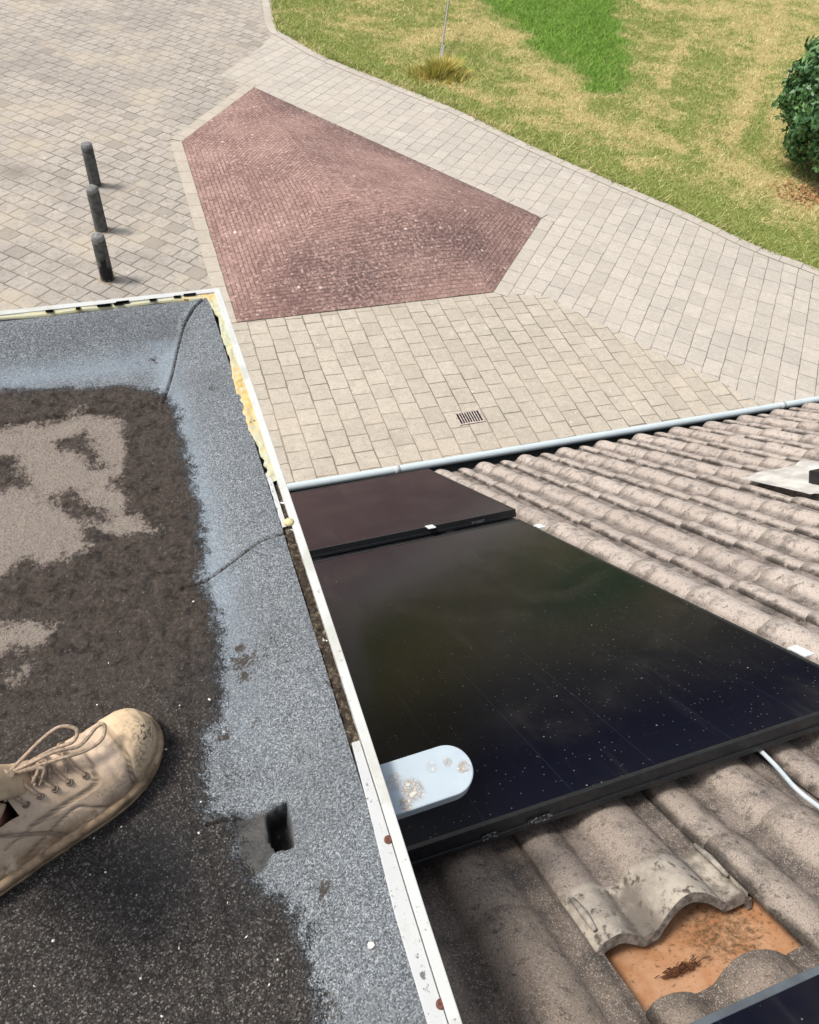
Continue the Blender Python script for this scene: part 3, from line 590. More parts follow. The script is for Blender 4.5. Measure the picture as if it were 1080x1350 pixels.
gA, gB, gC, gD = (at(*p) for p in ((601, 547), (633, 542), (637, 556), (606, 562)))
dr = empty('drain_grate', tuple((gA + gC) / 2)); c0 = (gA + gC) / 2
ex = (gB - gA); ex = ex / np.linalg.norm(ex); ey = np.array([-ex[1], ex[0], 0]); gw, gh = .345, .235
tag(dr, 'rectangular slotted iron drain grate set in the beige paving', 'drain grate')
mb = MB(); mb.box(-ex * gw / 2 - ey * gh / 2 + np.array([0, 0, .009]), ex * gw, ey * gh, (0, 0, .002)); mb.build('drain_pit', M['void'], dr)
mb = MB()
for k in (-1, 1):
    mb.box(ex * (k * (gw / 2) - .012) - ey * gh / 2 + np.array([0, 0, .0115]), ex * .024, ey * gh, (0, 0, .012))
    mb.box(-ex * (gw / 2 - .0122) + ey * (k * (gh / 2 - .0095) - .0095) + np.array([0, 0, .0115]), ex * (gw - .0244), ey * .019, (0, 0, .0115))
mb.build('frame', M['iron'], dr)
mb = MB()
for i in range(8):
    x = -gw / 2 + .012 + (i + 1) * (gw - .024) / 9; mb.box(ex * (x - .0065) - ey * (gh / 2 - .0192) + np.array([0, 0, .0115]), ex * .013, ey * (gh - .0384), (0, 0, .0105))
mb.build('grid_bars', M['iron'], dr)

# ------------------------------------------------------------------ the house
house = empty('house', (1, 1, 0)); tag(house, 'house seen from above with pitched concrete tile roof and flat grey dormer roof', 'house')
HL = np.array(house.location)
def hpart(mb, name, mat, parent=None, smooth=False, bevel=0):
    mb.v = [tuple(np.array(v) - HL) for v in mb.v]; return mb.build(name, mat, parent or house, smooth, bevel)
# --- pitched roof tiles
ROW0, GAUGE, JX, TW = -.947, .313, .478, .293
def prof(x):
    """tile section: roll beside the joint, trough, big roll, trough"""
    x = np.asarray(x); b = lambda c, wd, h: h * np.clip(1 - ((x - c) / wd) ** 2, 0, None) ** .85 * (np.abs(x - c) < wd)
    return np.maximum(b(.040, .046, .019), b(.182, .064, .034)) + .003 * np.cos(x * 42.9)
TXS = np.concatenate([[0, .004, .012], np.linspace(.022, .284, 30), [.295, .305]])
def tile_pts(x0, u0, v_end, nv, dx=0., dn=0., tilt=0., skew=0., xs=TXS):
    vs = np.concatenate([[0, .006, .016, .03], np.linspace(.05, v_end, nv)])
    P = np.empty((len(xs), len(vs), 3)); att = np.empty((len(xs), len(vs), 2)); hp = prof(xs)
    under = np.where(xs > .289, -.016, 0) + np.where(xs < .006, -.004, 0)
    for j, v in enumerate(vs):
        n = hp + under + .015 * (1 - v / GAUGE) + dn + tilt * (xs - .15) - .004 * (1 - sstep(0, .03, v))
        P[:, j] = np.stack([rp(0, 0, 0)] * len(xs)) + np.outer(x0 + dx + xs + skew * v, RX) + RU * (u0 + v) + np.outer(n, RN)
        att[:, j, 0] = v; att[:, j, 1] = hp
    return P, att
def tile_faces(P, V, F, thick=.011, edges='nlr'):
    n, m = P.shape[:2]; k = len(V); V.extend(P.reshape(-1, 3)); id_ = lambda i, j: k + i * m + j
    F.extend((id_(i, j), id_(i + 1, j), id_(i + 1, j + 1), id_(i, j + 1)) for i in range(n - 1) for j in range(m - 1))
    loop = []
    if 'n' in edges: loop.append([(i, 0) for i in range(n)])
    if 'l' in edges: loop.append([(0, j) for j in range(m)])
    if 'h' in edges: loop.append([(i, m - 1) for i in range(n)])
    ext = []
    for L in loop:
        k2 = len(V); V.extend(P[i, j] - RN * thick for i, j in L); ext += L
        F.extend((id_(*L[q]), id_(*L[q + 1]), k2 + q + 1, k2 + q) for q in range(len(L) - 1))
    return ext
SKY_X0, SKY_X1 = 4.62, 5.5
TV, TF, A1, A2, A3, A4, A5 = [], [], [], [], [], [], []
MISS = (0, 0)
for r in range(-11, 3):
    u0 = ROW0 + r * GAUGE + (.095 if r == -11 else 0)
    for c in range(-5, 19):
        if (r, c) == MISS or (r, c) == (-1, 0): continue
        x0 = JX + c * TW
        if x0 < -.1 and -u0 * math.cos(PHI) - .59 < 1.2: continue       # under the dormer
        sl = -.078 if (r, c) == (1, 0) else random.uniform(-.004, .004)
        P, a = tile_pts(x0, u0 + sl, .42, 7, random.uniform(-.0015, .0015), random.uniform(-.002, .003), random.uniform(-.012, .012), random.uniform(-.006, .006))
        k = len(TV); ext = tile_faces(P, TV, TF); rnd = random.random(); far = float(np.clip((x0 - .85) / .5, 0, 1)) * float(np.clip((-u0 - .75) / .8, 0.12, 1))
        far = max(far, float(np.clip((x0 - .5) / .8, 0, .5)))
        A1 += list(a[:, :, 0].ravel()) + [a[i, j, 0] for i, j in ext]; A2 += list(a[:, :, 1].ravel()) + [0] * len(ext); JL = np.repeat(((TXS < .006) & (TXS >= 0)).astype(float)[:, None], a.shape[1], 1); A5 += list(JL.ravel()) + [1.] * len(ext); A3 += [rnd] * (len(TV) - k); A4 += [far] * (len(TV) - k)
tm = mesh('tiled_roof', np.array(TV) - HL, TF)
for nme, A in (('tv', A1), ('th', A2), ('tr', A3), ('pale', A4), ('jl', A5)): attr(tm, nme, A)
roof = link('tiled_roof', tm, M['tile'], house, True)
# the tile whose covered head now lies open
xs = np.concatenate([[0, .004, .012], np.linspace(.02, .288, 56), [.296, .305]]); P, a = tile_pts(JX, ROW0 - GAUGE, .42, 34, xs=xs)
vend = .425 - .05 * (xs - .10) + .016 * (vnoise(xs + 3, xs * 0, 28, 4) - .5) * 2 + .012 * (vnoise(xs + 3, xs * 0, 80, 5) - .5) - .030 * np.exp(-((xs - .19) / .05) ** 2) + .012 * np.exp(-((xs - .12) / .02) ** 2) + .008 * np.exp(-((xs - .262) / .02) ** 2)
for i in range(len(xs)):
    f = vend[i] / .42; v = a[i, :, 0]; nv = np.where(v > .2, .2 + (v - .2) * (vend[i] - .2) / .22, v); a[i, :, 0] = nv
    bulge = .014 * sstep(.300, .318, nv) * math.exp(-((xs[i] - .186) / .05) ** 2) + .006 * sstep(.305, .325, nv) * math.exp(-((xs[i] - .045) / .03) ** 2)
    rough = .003 * (fbm(np.full_like(nv, xs[i]), nv, 60, 3, 6) - .5) * sstep(.305, .335, nv)
    P[i] = P[i] + RU * (nv - v)[:, None] + RN * (bulge + rough - .015 * (nv - v) / GAUGE)[:, None]
V, F = [], []; ext = tile_faces(P, V, F, .02, 'nlh')
bmh = mesh('broken_tile', np.array(V) - HL, F); na = P.shape[0] * P.shape[1]
attr(bmh, 'tv', list(a[:, :, 0].ravel()) + [a[i, j, 0] for i, j in ext]); attr(bmh, 'th', list(a[:, :, 1].ravel()) + [.02] * len(ext)); attr(bmh, 'tr', [.5] * len(V)); attr(bmh, 'pale', [.3] * len(V))
ob = link('broken_tile', bmh, [M['tile'], M['tile_edge']], roof, True); tag(ob, 'cracked roof tile with its pale clean head exposed beside the gap')
nq = (P.shape[0] - 1) * (P.shape[1] - 1); nl = (P.shape[0] - 1) + (P.shape[1] - 1)
for i in range(nq + nl, len(bmh.polygons)): bmh.polygons[i].material_index = 1
for i in range(nq, len(bmh.polygons)): bmh.polygons[i].use_smooth = False
# nibs left on the exposed head
mb = MB(); M['nib'] = plain('bare_concrete', (.30, .275, .24), .9, .2, var=.3, scale=80)
for (x, v, ln, r) in ((.285, .30, .085, .006), (.012, .33, .07, .007)):
    p0 = rp(JX + x, ROW0 - GAUGE + v, prof(np.array([x]))[0] + .006); mb.tube([p0, p0 + RU * ln * .5 + RN * .003, p0 + RU * ln], [r * .7, r, r * .6], 8)
    hpart(mb, 'tile_nib', M['nib'], roof, True); mb = MB()
# underlay and batten in the gap
nx, nu = 60, 60; ux = np.linspace(-.02, .36, nx); uu = np.linspace(-.14, .45, nu); UX, UUU = np.meshgrid(ux, uu, indexing='ij')
nn = -.040 - .012 * np.sin(UX * 9) + .004 * (fbm(UX, UUU, 12, 3, 2) - .5)
P = ORI + (JX + UX)[..., None] * RX + (ROW0 + UUU)[..., None] * RU + (nn - RD)[..., None] * RN
um = gridmesh('underlay', P - HL); attr(um, 'moss', sstep(.13, .02, np.hypot((UX - .235) * .8, UUU - .12)).ravel() * .68); link('underlay', um, M['underlay'], roof, True)
mb = MB(); mb.box(rp(JX - .02, ROW0 + .0, -.036), RX * .36, RU * .045, RN * .022); hpart(mb, 'batten', M['wood'], roof)
p0 = roofat(898, 1274, -.035); mb = MB()
for k in range(200):
    a = random.gauss(0, .35); s_ = (random.gauss(0, .017), random.gauss(0, .0042)); c = rp(p0[0] + s_[0], p0[1] + s_[1] + .35 * s_[0] * 0, -.044 + random.uniform(0, .006)); d = (RX * math.cos(a) + RU * math.sin(a)) * random.uniform(.002, .0075)
    mb.tube([c - d, c + d + RN * random.uniform(0, .004)], .0006, 4)
tag(hpart(mb, 'needle_heap', M['needles'], roof), kind='stuff')

# --- gutter
g0 = roofat(382.6, 643, .0); g1 = roofat(1080, 527, .0); gu = lambda x: g0[1] + (g1[1] - g0[1]) * (x - g0[0]) / (g1[0] - g0[0])
GPa = rp(-.9, gu(-.9), 0); GPb = rp(6.2, gu(6.2), 0); gd = (GPb - GPa) / np.linalg.norm(GPb - GPa); gout = np.array([gd[1] * -1, gd[0], 0]); gout = np.array([-gd[1], gd[0], 0]); gout /= np.linalg.norm(gout)
sec = [(-.135, -.03)] + [(-.07 + .065 * math.cos(a), -.03 + .065 * math.sin(a) * 1.1) for a in np.linspace(math.pi, 2 * math.pi, 12)]
V = []; nseg = 40
for i in range(nseg + 1):
    c = GPa + (GPb - GPa) * i / nseg; V += [c + gout * s + np.array([0, 0, z]) for s, z in sec]
k = len(sec); mb = MB(); mb.add(V, [(i * k + j, i * k + j + 1, (i + 1) * k + j + 1, (i + 1) * k + j) for i in range(nseg) for j in range(k - 1)])
gt = hpart(mb, 'gutter', M['zinc_dark'], None, True)
mb = MB(); mb.box(GPa + gout * -.004 + np.array([0, 0, -.055]), GPb - GPa, gout * .006, (0, 0, .046)); c0_, c1_ = GPa + gout * .008 + np.array([0, 0, -.004]), GPb + gout * .008 + np.array([0, 0, -.004])
mb.tube([c0_ + (c1_ - c0_) * t for t in np.linspace(0, 1, 30)], .027, 12); hpart(mb, 'gutter_lip', M['zinc'], gt, True)
for px in (487, 1013):
    x = roofat(px, 600, 0)[0] if px == 487 else roofat(px, 533, 0)[0]; c = rp(x, gu(x), 0) + gout * .008 + np.array([0, 0, -.004])
    mb = MB(); mb.tube([c - gd * .018, c + gd * .018], .0292, 12); hpart(mb, 'gutter_joint', metal('zinc_joint', (.46, .50, .50), .5), gt, True)
# walls below
mb = MB(); y0 = GPa[1] - .42; mb.box((-.8, -3, 0), (6.8, 0, 0), (0, 3 + y0, 0), (0, 0, 2.35)); hpart(mb, 'wall', M['wall'])
mb = MB(); q = GPa[1] - .14; mb.box((-.85, q - .26, 2.38), (6.9, 0, 0), (0, .24, 0), (0, 0, .10)); hpart(mb, 'eaves_board', M['boards'])
# roof deck under the tiles, black colour stands for shade in the eaves gap
mb = MB(); mb.box(rp(-.9, -4.72, -.12), RX * 7, RU * 5.4, RN * .05); hpart(mb, 'roof_deck', M['black'])

# --- dormer flat roof
ZT = CAMZ - .95; ZF = CAMZ - 1.0
EP = [at(*p, ZT) for p in [(289.5, 379), (338, 520), (390.5, 675), (455, 868), (514.4, 1050), (560, 1195), (610, 1349)]]
EP = EP + [EP[-1] + (EP[-1] - EP[-2]) * k for k in (1, 3, 6)]
ey_ = np.array([p[1] for p in EP])[::-1]; ex_ = np.array([p[0] for p in EP])[::-1]
edge = lambda y: np.interp(y, ey_, ex_)
F0 = EP[0]; F1 = at(0, 409.4, ZT); fs = (F1[1] - F0[1]) / (F1[0] - F0[0]); front = lambda x: F0[1] + fs * (x - F0[0])
sF = np.concatenate([np.arange(.030, .50, .003), np.linspace(.52, 1.5, 14)]); tF = np.concatenate([np.arange(.030, 1.62, .003), np.linspace(1.66, 2.4, 10)])
S, T = np.meshgrid(sF, tF, indexing='ij'); Y = F0[1] - T; X = edge(Y) - S; Y = Y + fs * (X - F0[0])
zpoly = lambda pts, z=ZF: [at(*p, z)[:2] for p in pts]
dirtP = zpoly([(-160, 525), (-50, 517), (60, 514), (180, 509), (215, 522), (234, 547), (242, 600), (262, 660), (268, 720), (264, 765), (280, 800), (292, 850), (291, 920), (286, 945), (264, 975), (266, 1010), (277, 1074), (306, 1078), (317, 1130), (327, 1160), (340, 1170), (372, 1186), (397, 1225), (407, 1280), (425, 1370), (430, 1600), (-300, 1600), (-300, 900)])
paleP = [zpoly(q) for q in ([(-140, 590), (-20, 572), (60, 562), (110, 545), (150, 555), (163, 590), (152, 640), (172, 680), (198, 700), (150, 702), (130, 692), (105, 700), (112, 722), (70, 742), (30, 735), (-20, 775), (-160, 770)], [(-60, 845), (0, 828), (40, 826), (70, 828), (50, 845), (20, 856), (-60, 870)], [(18, 888), (32, 884), (24, 893)])]
islP = [zpoly(q) for q in ([(66, 588), (110, 566), (124, 590), (134, 620), (118, 624), (104, 600)], [(56, 655), (90, 648), (140, 672), (142, 690), (112, 692), (80, 678)], [(-20, 610), (20, 598), (38, 640), (5, 648), (-30, 640)])]
holeP = zpoly([(352, 1077), (378, 1061), (389, 1119), (365, 1123), (355, 1108)]); bareP = zpoly([(304, 1077), (352, 1068), (379, 1060), (389, 1119), (366, 1126), (329, 1163), (317, 1130)])
dirt = sdist(X, Y, dirtP); pale = np.max([sdist(X, Y, q) for q in paleP], 0); isl = np.max([sdist(X, Y, q) for q in islP], 0); pale = np.minimum(pale, -isl)
hole = sstep(-.001, .003, sdist(X, Y, holeP)); bare = sstep(-.002, .004, sdist(X, Y, bareP) + .006 * (vnoise(X, Y, 90, 5) - .5))
wet = np.exp(-(np.hypot(X - at(205, 1135, ZF)[0], Y - at(205, 1135, ZF)[1]) / .075) ** 2) * .9
for p, r in (((330, 1180), .05), ((290, 900), .05), ((170, 1080), .05)): wet = np.maximum(wet, .6 * np.exp(-(np.hypot(X - at(*p, ZF)[0], Y - at(*p, ZF)[1]) / r) ** 2))
blot = np.zeros_like(X)
for p, r, k in (((318, 868), .018, 1.0), ((315, 850), .010, 1.), ((322, 885), .012, .9), ((340, 865), .022, .55), ((282, 519), .010, .75), ((200, 466), .014, .6), ((180, 470), .012, .4), ((337, 950), .012, .6), ((293, 962), .012, .9), ((430, 1170), .014, .7), ((425, 1180), .01, .7), ((300, 1020), .03, .45), ((440, 910), .012, .8), ((360, 850), .03, .4), ((345, 690), .02, .4), ((370, 862), .05, .30), ((335, 1000), .05, .28), ((300, 1040), .04, .30), ((425, 1200), .03, .4), ((420, 1000), .05, .15), ((255, 470), .03, .25), ((440, 905), .007, .9), ((330, 870), .03, .5), ((435, 1330), .02, .6), ((405, 1140), .02, .45)):
    q = at(*p, ZF + .02); blot = np.maximum(blot, k * np.exp(-(np.hypot(X - q[0], Y - q[1]) / r) ** 2))
seams = [zpoly(q, ZF + .02) for q in ([(270, 408), (256, 420), (243, 436), (234, 462), (226, 490), (213, 524)], [(389, 711), (370, 719), (345, 723), (318, 735), (290, 748), (266, 760), (238, 770)], [(300, 1075), (278, 1079), (270, 1082)])]
inner = zpoly([(213, 524), (185, 538), (130, 545), (60, 552), (-60, 570)]); crk2 = zpoly([(250, 840), (252, 900), (254, 960), (262, 1010)]); crk3 = zpoly([(303, 1175), (300, 1200), (303, 1240), (320, 1290)])
band = .15; e1 = np.clip(1 - (S - .03) / band, 0, 1); e2 = np.clip(1 - (T - .03) / band, 0, 1)
sm = lambda t: t * t * (3 - 2 * t)
Z = ZF + .044 * np.maximum(sm(e1), sm(e2))
toe = np.maximum(np.exp(-((S - .15) / .035) ** 2) * (T > .12), np.exp(-((T - .165) / .035) ** 2) * (S > .12)) * sstep(1.2, .7, T)
dm = sstep(-.01, .015, dirt)
Z += dm * (1 - .8 * sstep(-.01, .02, pale)) * (.015 * (fbm(X, Y, 26, 4, 3) - .35) + .009 * np.maximum(0, vnoise(X, Y, 110, 9) - .55)) * (1 - bare) * sstep(1.45, .4, T) + .003 * (fbm(X, Y, 9, 3, 5) - .5)
for L in seams:
    d = ldist(X, Y, L); Z += .0055 * np.exp(-(d / .012) ** 2) - .010 * np.exp(-(d / .0022) ** 2); blot = np.maximum(blot, 1.1 * np.exp(-(d / .0024) ** 2))
for L, k in ((inner, .006), (crk2, .004), (crk3, .004)):
    d = ldist(X, Y, L) + .004 * (vnoise(X, Y, 60, 3) - .5); Z -= k * np.exp(-(d / .003) ** 2)
Z -= .055 * hole + .004 * bare
fm = gridmesh('flat_roof', np.stack([X, Y, Z], -1) - HL)
coarse = sstep(.75, 1.15, T + .1 * (fbm(X, Y, 8, 2, 1) - .5)) * .9 + .0
for nme, A in (('dirt', np.clip(dirt, -.3, .3)), ('pale', np.clip(pale, -.3, .3)), ('wet', wet), ('bare', bare), ('blot', blot), ('toe', toe), ('hole', hole), ('coarse', coarse)): attr(fm, nme, A)
bm = bmesh.new(); bm.from_mesh(fm); bmesh.ops.recalc_face_normals(bm, faces=bm.faces)
if sum(f.normal.z for f in list(bm.faces)[:50]) < 0: bmesh.ops.reverse_faces(bm, faces=bm.faces)
bm.to_mesh(fm); bm.free()
flat = link('flat_roof', fm, M['flat'], house, True)

# --- edge trim: outer cap and inner strip
def ribbon(mb, line, o0, o1, z0, z1, zb, wob=0):
    """solid strip between inward offsets o0..o1 of the roof edge line, top z0 (outer) to z1 (inner), underside zb"""
    L = [np.asarray(p) for p in line]; V = []
    for i, p in enumerate(L):
        t = L[min(i + 1, len(L) - 1)] - L[max(i - 1, 0)]; n = np.array([t[1], -t[0], 0]); n /= np.linalg.norm(n)
        a, b = p + n * o0, p + n * (o1 if not hasattr(o1, '__call__') else o1(i / (len(L) - 1)))
        V += [(a[0], a[1], zb), (a[0], a[1], z0), (b[0], b[1], z1), (b[0], b[1], zb)]
    n = len(L); mb.add(V, [(4 * i + j, 4 * i + (j + 1) % 4, 4 * i + 4 + (j + 1) % 4, 4 * i + 4 + j) for i in range(n - 1) for j in range(4)] + [(0, 1, 2, 3), (4 * n - 1, 4 * n - 2, 4 * n - 3, 4 * n - 4)])
def sub(line, y0, y1, n=40):
    """piece of the right edge between world y0 > y1"""
    return [np.array([edge(y), y, ZT]) for y in np.linspace(y0, y1, n)]
yq = lambda px, py: at(px, py, ZT)[1]
right = sub(None, F0[1], -.9, 60); FL = F0 + (F1 - F0) * 4.2; fr = [FL + (F0 - FL) * t for t in np.linspace(0, 1, 40)]
# inward is to the left of the walk from front to back -> for the right edge offsets point to -x
trim = MB(); ribbon(trim, right, .0, .0135, ZT, ZT - .001, ZT - .06); trim_o = hpart(trim, 'edge_trim', M['white2'], house, False, .0012)
trim = MB(); ribbon(trim, fr, .0, .0135, ZT, ZT - .001, ZT - .06); hpart(trim, 'edge_trim', M['white2'], house, False, .0012)
mb = MB(); ribbon(mb, sub(None, yq(470, 975), -.9, 50), .0145, lambda s: .026 + .0095 * min(1, s * 6), ZT - .0045, ZT - .0045, ZT - .03); hpart(mb, 'inner_strip', M['white'], trim_o, False, .001)
for px, py in ((512, 1107), (581, 1324)):
    c = at(px, py, ZT - .004); mb = MB(); mb.lathe([(.0052, -.001), (.0055, .0), (.0045, .0015), (.002, .002), (.0012, .0012)], c, 12); hpart(mb, 'screw', M['rust'], trim_o, True)
# pale bare strip, debris filled gap and torn foam under the cap
def rough_strip(name, line, o0, o1f, zf, mat, parent, amp=.004, seed=1, orange=None, nx_=9, kind=None):
    L = [np.asarray(p) for p in line]; P = np.empty((len(L), nx_, 3)); oo = np.empty((len(L), nx_))
    for i, p in enumerate(L):
        t = L[min(i + 1, len(L) - 1)] - L[max(i - 1, 0)]; n = np.array([t[1], -t[0], 0]); n /= np.linalg.norm(n); s = i / (len(L) - 1); o1 = o1f(s)
        for j in range(nx_):
            q = p + n * (o0 + (o1 - o0) * j / (nx_ - 1)); z = zf + amp * (fbm(np.array([q[0] + 5]), np.array([q[1] + 5]), 90, 3, seed)[0] - .5) * 2 - (.006 if j == nx_ - 1 else 0)
            P[i, j] = (q[0], q[1], z); oo[i, j] = orange(s) if orange else 0
    me = gridmesh(name, P - HL); attr(me, 'or', oo)
    o = link(name, me, mat, parent, True)
    if kind: tag(o, kind=kind)
    return o
rn = lambda s, f, sd: float(vnoise(np.array([s * f + 2]), np.array([1.5]), 1, sd)[0])
rough_strip('sealant', sub(None, F0[1] - .012, yq(372, 630), 220), .013, lambda s: .0155 + .010 * rn(s, 14, 3) + .008 * rn(s, 50, 8) + .010 * math.exp(-((s - .62) / .2) ** 2) + .012 * math.exp(-(s / .06) ** 2), ZT - .004, M['foam'], trim_o, .0035, 3, lambda s: math.exp(-((s - .60) / .17) ** 2) + math.exp(-(s / .05) ** 2) + .15)
rough_strip('sealant', fr, .013, lambda s: .0145 + .009 * rn(s, 30, 4) + .008 * rn(s, 120, 9) + .016 * sstep(.93, 1.0, s), ZT - .004, M['foam'], trim_o, .003, 7, lambda s: .25 + 1.0 * float(sstep(.95, 1.0, s)))
rough_strip('edge_debris', sub(None, yq(372, 632), yq(470, 978), 260), .0135, lambda s: .024 + .008 * rn(s, 30, 5) + .006 * s, ZT - .010, M['debris'], trim_o, .006, 5, kind='stuff')
rough_strip('sealant', sub(None, yq(366, 618), yq(386, 690), 60), .021, lambda s: .027 + .004 * rn(s, 9, 5), ZT - .005, M['white'], trim_o, .001, 6)
for x0, x1, dy in ((128, 146, 6.5), (150, 162, 6.5), (153, 170, 5), (197, 206, 6.5), (229, 238, 6), (242, 258, 5), (100, 106, 7), (60, 70, 6)):
    yl = lambda x: 409.4 + (377.4 - 409.4) * x / 287
    slots = MB(); slots.prism([at(x0, yl(x0) + dy + 1, ZT - .01), at(x1, yl(x1) + dy + 1, ZT - .01), at(x1, yl(x1) + dy + 4, ZT - .01), at(x0, yl(x0) + dy + 3.4, ZT - .01)], [at(x0, yl(x0) + dy, ZT + .0005), at(x1, yl(x1) + dy, ZT + .0005), at(x1, yl(x1) + dy + 3, ZT + .0005), at(x0, yl(x0) + dy + 2.4, ZT + .0005)])
    hpart(slots, 'torn_gap', M['void'], trim_o)

c = at(381, 688, ZT); mb = MB(); mb.lathe([(.007, -.004), (.0085, .0), (.006, .003), (.001, .004)], c, 14); hpart(mb, 'sealant_blob', plain('yellow_sealant', (.66, .56, .30), .7), trim_o, True)
# grey bitumen patch between the trim and granules so no gap is left
mb = MB(); ribbon(mb, right, .0137, .036, ZT - .022, ZT - .022, ZT - .05); ribbon(mb, fr, .0137, .036, ZT - .022, ZT - .022, ZT - .05); hpart(mb, 'trim_base', M['black'], trim_o)
# dormer body below the trim
mb = MB(); yb = -1.2; zl = 3.2
quad = [np.array([edge(F0[1]) - .02, F0[1] - .02]), np.array([edge(yb) - .02, yb]), np.array([-1.6, yb]), np.array([-1.6, front(-1.6) - .02])]
mb.prism([(*q, zl) for q in quad], [(*q, ZT - .12) for q in quad]); hpart(mb, 'dormer_wall', M['boards'])
# overflow spout
zs = ZT - .045; a0, a1, b1, b0 = at(496, 1009, zs), at(576, 984, zs), at(608, 1046, zs), at(524, 1075, zs)
ax = ((a1 + b1) - (a0 + b0)); ax[2] = 0; ax /= np.linalg.norm(ax); pr_ = np.array([-ax[1], ax[0], 0]); cen = (a0 + b0 + a1 + b1) / 4
hw = abs((a1 - b1) @ pr_) / 2 * 1.0; mid = (a1 + b1) / 2
tip = at(625, 1012, zs); Lt = (tip - mid) @ ax - hw
out = [mid - ax * .125 - pr_ * hw] + [mid + ax * Lt + hw * (ax * math.cos(t) * 1.0 + pr_ * math.sin(t)) for t in np.linspace(-math.pi / 2, math.pi / 2, 26)] + [mid - ax * .125 + pr_ * hw]
mb = MB(); mb.prism([p - np.array([0, 0, .024]) for p in out], out)
t = NT('spout_zinc'); P = t.pos(); n = t.noise(P, 160, 5, .75); n2 = t.noise(P, 30, 4); ln = None
c_ = t.mix(n2, (.36, .43, .485), (.44, .515, .57))
for (px, py, r, k) in ((545, 1041, .019, .95), (612, 1012, .013, .8), (590, 1004, .008, .6), (520, 1030, .016, .45), (536, 1060, .013, .8), (570, 1012, .01, .3)):
    q = at(px, py, zs); d = t.n('VectorMath', {0: P, 1: tuple(map(float, q))}, operation='DISTANCE').outputs['Value']; f = t.m_('MULTIPLY', t.m_('SUBTRACT', 1, t.step(t.m_('ADD', d, t.m_('MULTIPLY', t.m_('SUBTRACT', n2, .5), .012)), r * .5, r)), k)
    ln = f if ln is None else t.m_('MAXIMUM', ln, f)
c_ = t.mix(t.m_('MULTIPLY', t.m_('MINIMUM', t.m_('MULTIPLY', ln, 1.4), 1), t.step(n, .38, .55)), c_, t.mix(t.step(n, .5, .62), (.23, .18, .14), (.62, .60, .55)))
c_ = t.mix(t.m_('MULTIPLY', t.step(n, .66, .72), .5), c_, (.2, .18, .16)); M['spout'] = t.out(c_, .5, .4)
spo = hpart(mb, 'overflow_spout', M['spout'], house, False, .002)

# --- roof window and flashing at the right edge
fx = lambda px, py: np.array(roofat(px, py, .05))
q0, q1, q2, q3 = fx(985, 634), fx(1062, 621), fx(1090, 664), fx(1000, 644)
nx, nu = 60, 30; A, B = np.meshgrid(np.linspace(0, 1, nx), np.linspace(0, 1, nu), indexing='ij')
x_l, x_r = q0[0] - .0, q0[0] + 1.5; u_lo, u_hi = q0[1] - .08, q0[1] + .42
FX = x_l + (x_r - x_l) * A; FU = u_lo + (u_hi - u_lo) * B
FU = FU + (.05 * (vnoise(FX, FX * 0, 14, 4) - .5)) * (1 - B) + .06 * np.exp(-(A / .06) ** 2) * (1 - 2 * B) * .8
tx_ = (FX - JX) % TW; FN = prof(tx_) * .28 + .052 + .005 * (fbm(FX, FU, 20, 3, 2) - .5)
P = ORI + FX[..., None] * RX + FU[..., None] * RU + (FN - RD)[..., None] * RN
rw = MB(); wx, wu = roofat(1066, 620, .12); rw.box(rp(wx, wu, .03), RX * .8, RU * 1.0, RN * .09)
win = hpart(rw, 'roof_window', M['frame'], house, False, .006)
link('flashing_apron', gridmesh('flashing_apron', P - HL), M['flashing'], win, True)
mb = MB(); mb.box(rp(wx + .06, wu + .06, .121), RX * .68, RU * .88, RN * .004); hpart(mb, 'pane', M['glass'], win)

# ------------------------------------------------------------------ solar panels
def panel(x0, x1, u0, u1, n, label, clamps=(), lit=False, marks=()):
    root = empty('solar_panel', tuple(rp((x0 + x1) / 2, (u0 + u1) / 2, n - .035))); tag(root, label, 'solar panel', 'solar panels on the tiled roof')
    L0 = np.array(root.location); P = lambda x, u, k: rp(x, u, k) - L0; fwid = .011
    V = [P(x0 + fwid, u0 + fwid, n - .0015), P(x1 - fwid, u0 + fwid, n - .0015), P(x1 - fwid, u1 - fwid, n - .0015), P(x0 + fwid, u1 - fwid, n - .0015)]
    me = mesh('glass', V, [(0, 1, 2, 3)]); setuv(me, [(0, 1), (1, 1), (1, 0), (0, 0)]); link('glass', me, M['glass'], root)
    mb = MB(); th = .035
    mb.box(P(x0, u0, n - th), RX * (x1 - x0), RU * fwid, RN * th); mb.box(P(x0, u1 - fwid, n - th), RX * (x1 - x0), RU * fwid, RN * th)
    mb.box(P(x0, u0 + fwid + .0002, n - th), RX * fwid, RU * (u1 - u0 - 2 * fwid - .0004), RN * (th - .0004)); mb.box(P(x1 - fwid, u0 + fwid + .0002, n - th), RX * fwid, RU * (u1 - u0 - 2 * fwid - .0004), RN * (th - .0004))
    mb.box(P(x0 + .002, u1 - .0018, n - th - .0005), RX * (x1 - x0 - .004), RU * .006, RN * .011)
    mb.build('frame', M['frame_lit'] if lit else M['frame'], root, False, .0012)
    mb = MB(); mb.box(P(x0 + .015, u0 + .015, n - .012), RX * (x1 - x0 - .03), RU * (u1 - u0 - .03), RN * .002); mb.build('back_sheet', M['black'], root)
    for (cx, cu, ux, uu_) in clamps:
        mb = MB(); mb.box(P(cx - ux / 2, cu - uu_ / 2, n + .0003), RX * ux, RU * uu_, RN * .004); mb.box(P(cx - ux / 2, cu - uu_ / 2 + .001, n - .036), RX * ux, RU * .005, RN * .0365); mb.build('clamp', M['alu'], root, False, .0008)
    for (mx, w_) in marks:
        mb = MB(); mb.box(P(mx, u1 + .0045, n - .028), RX * w_, RU * .0009, RN * .012); mb.build('printed_label', M['tag'], root)
    return root
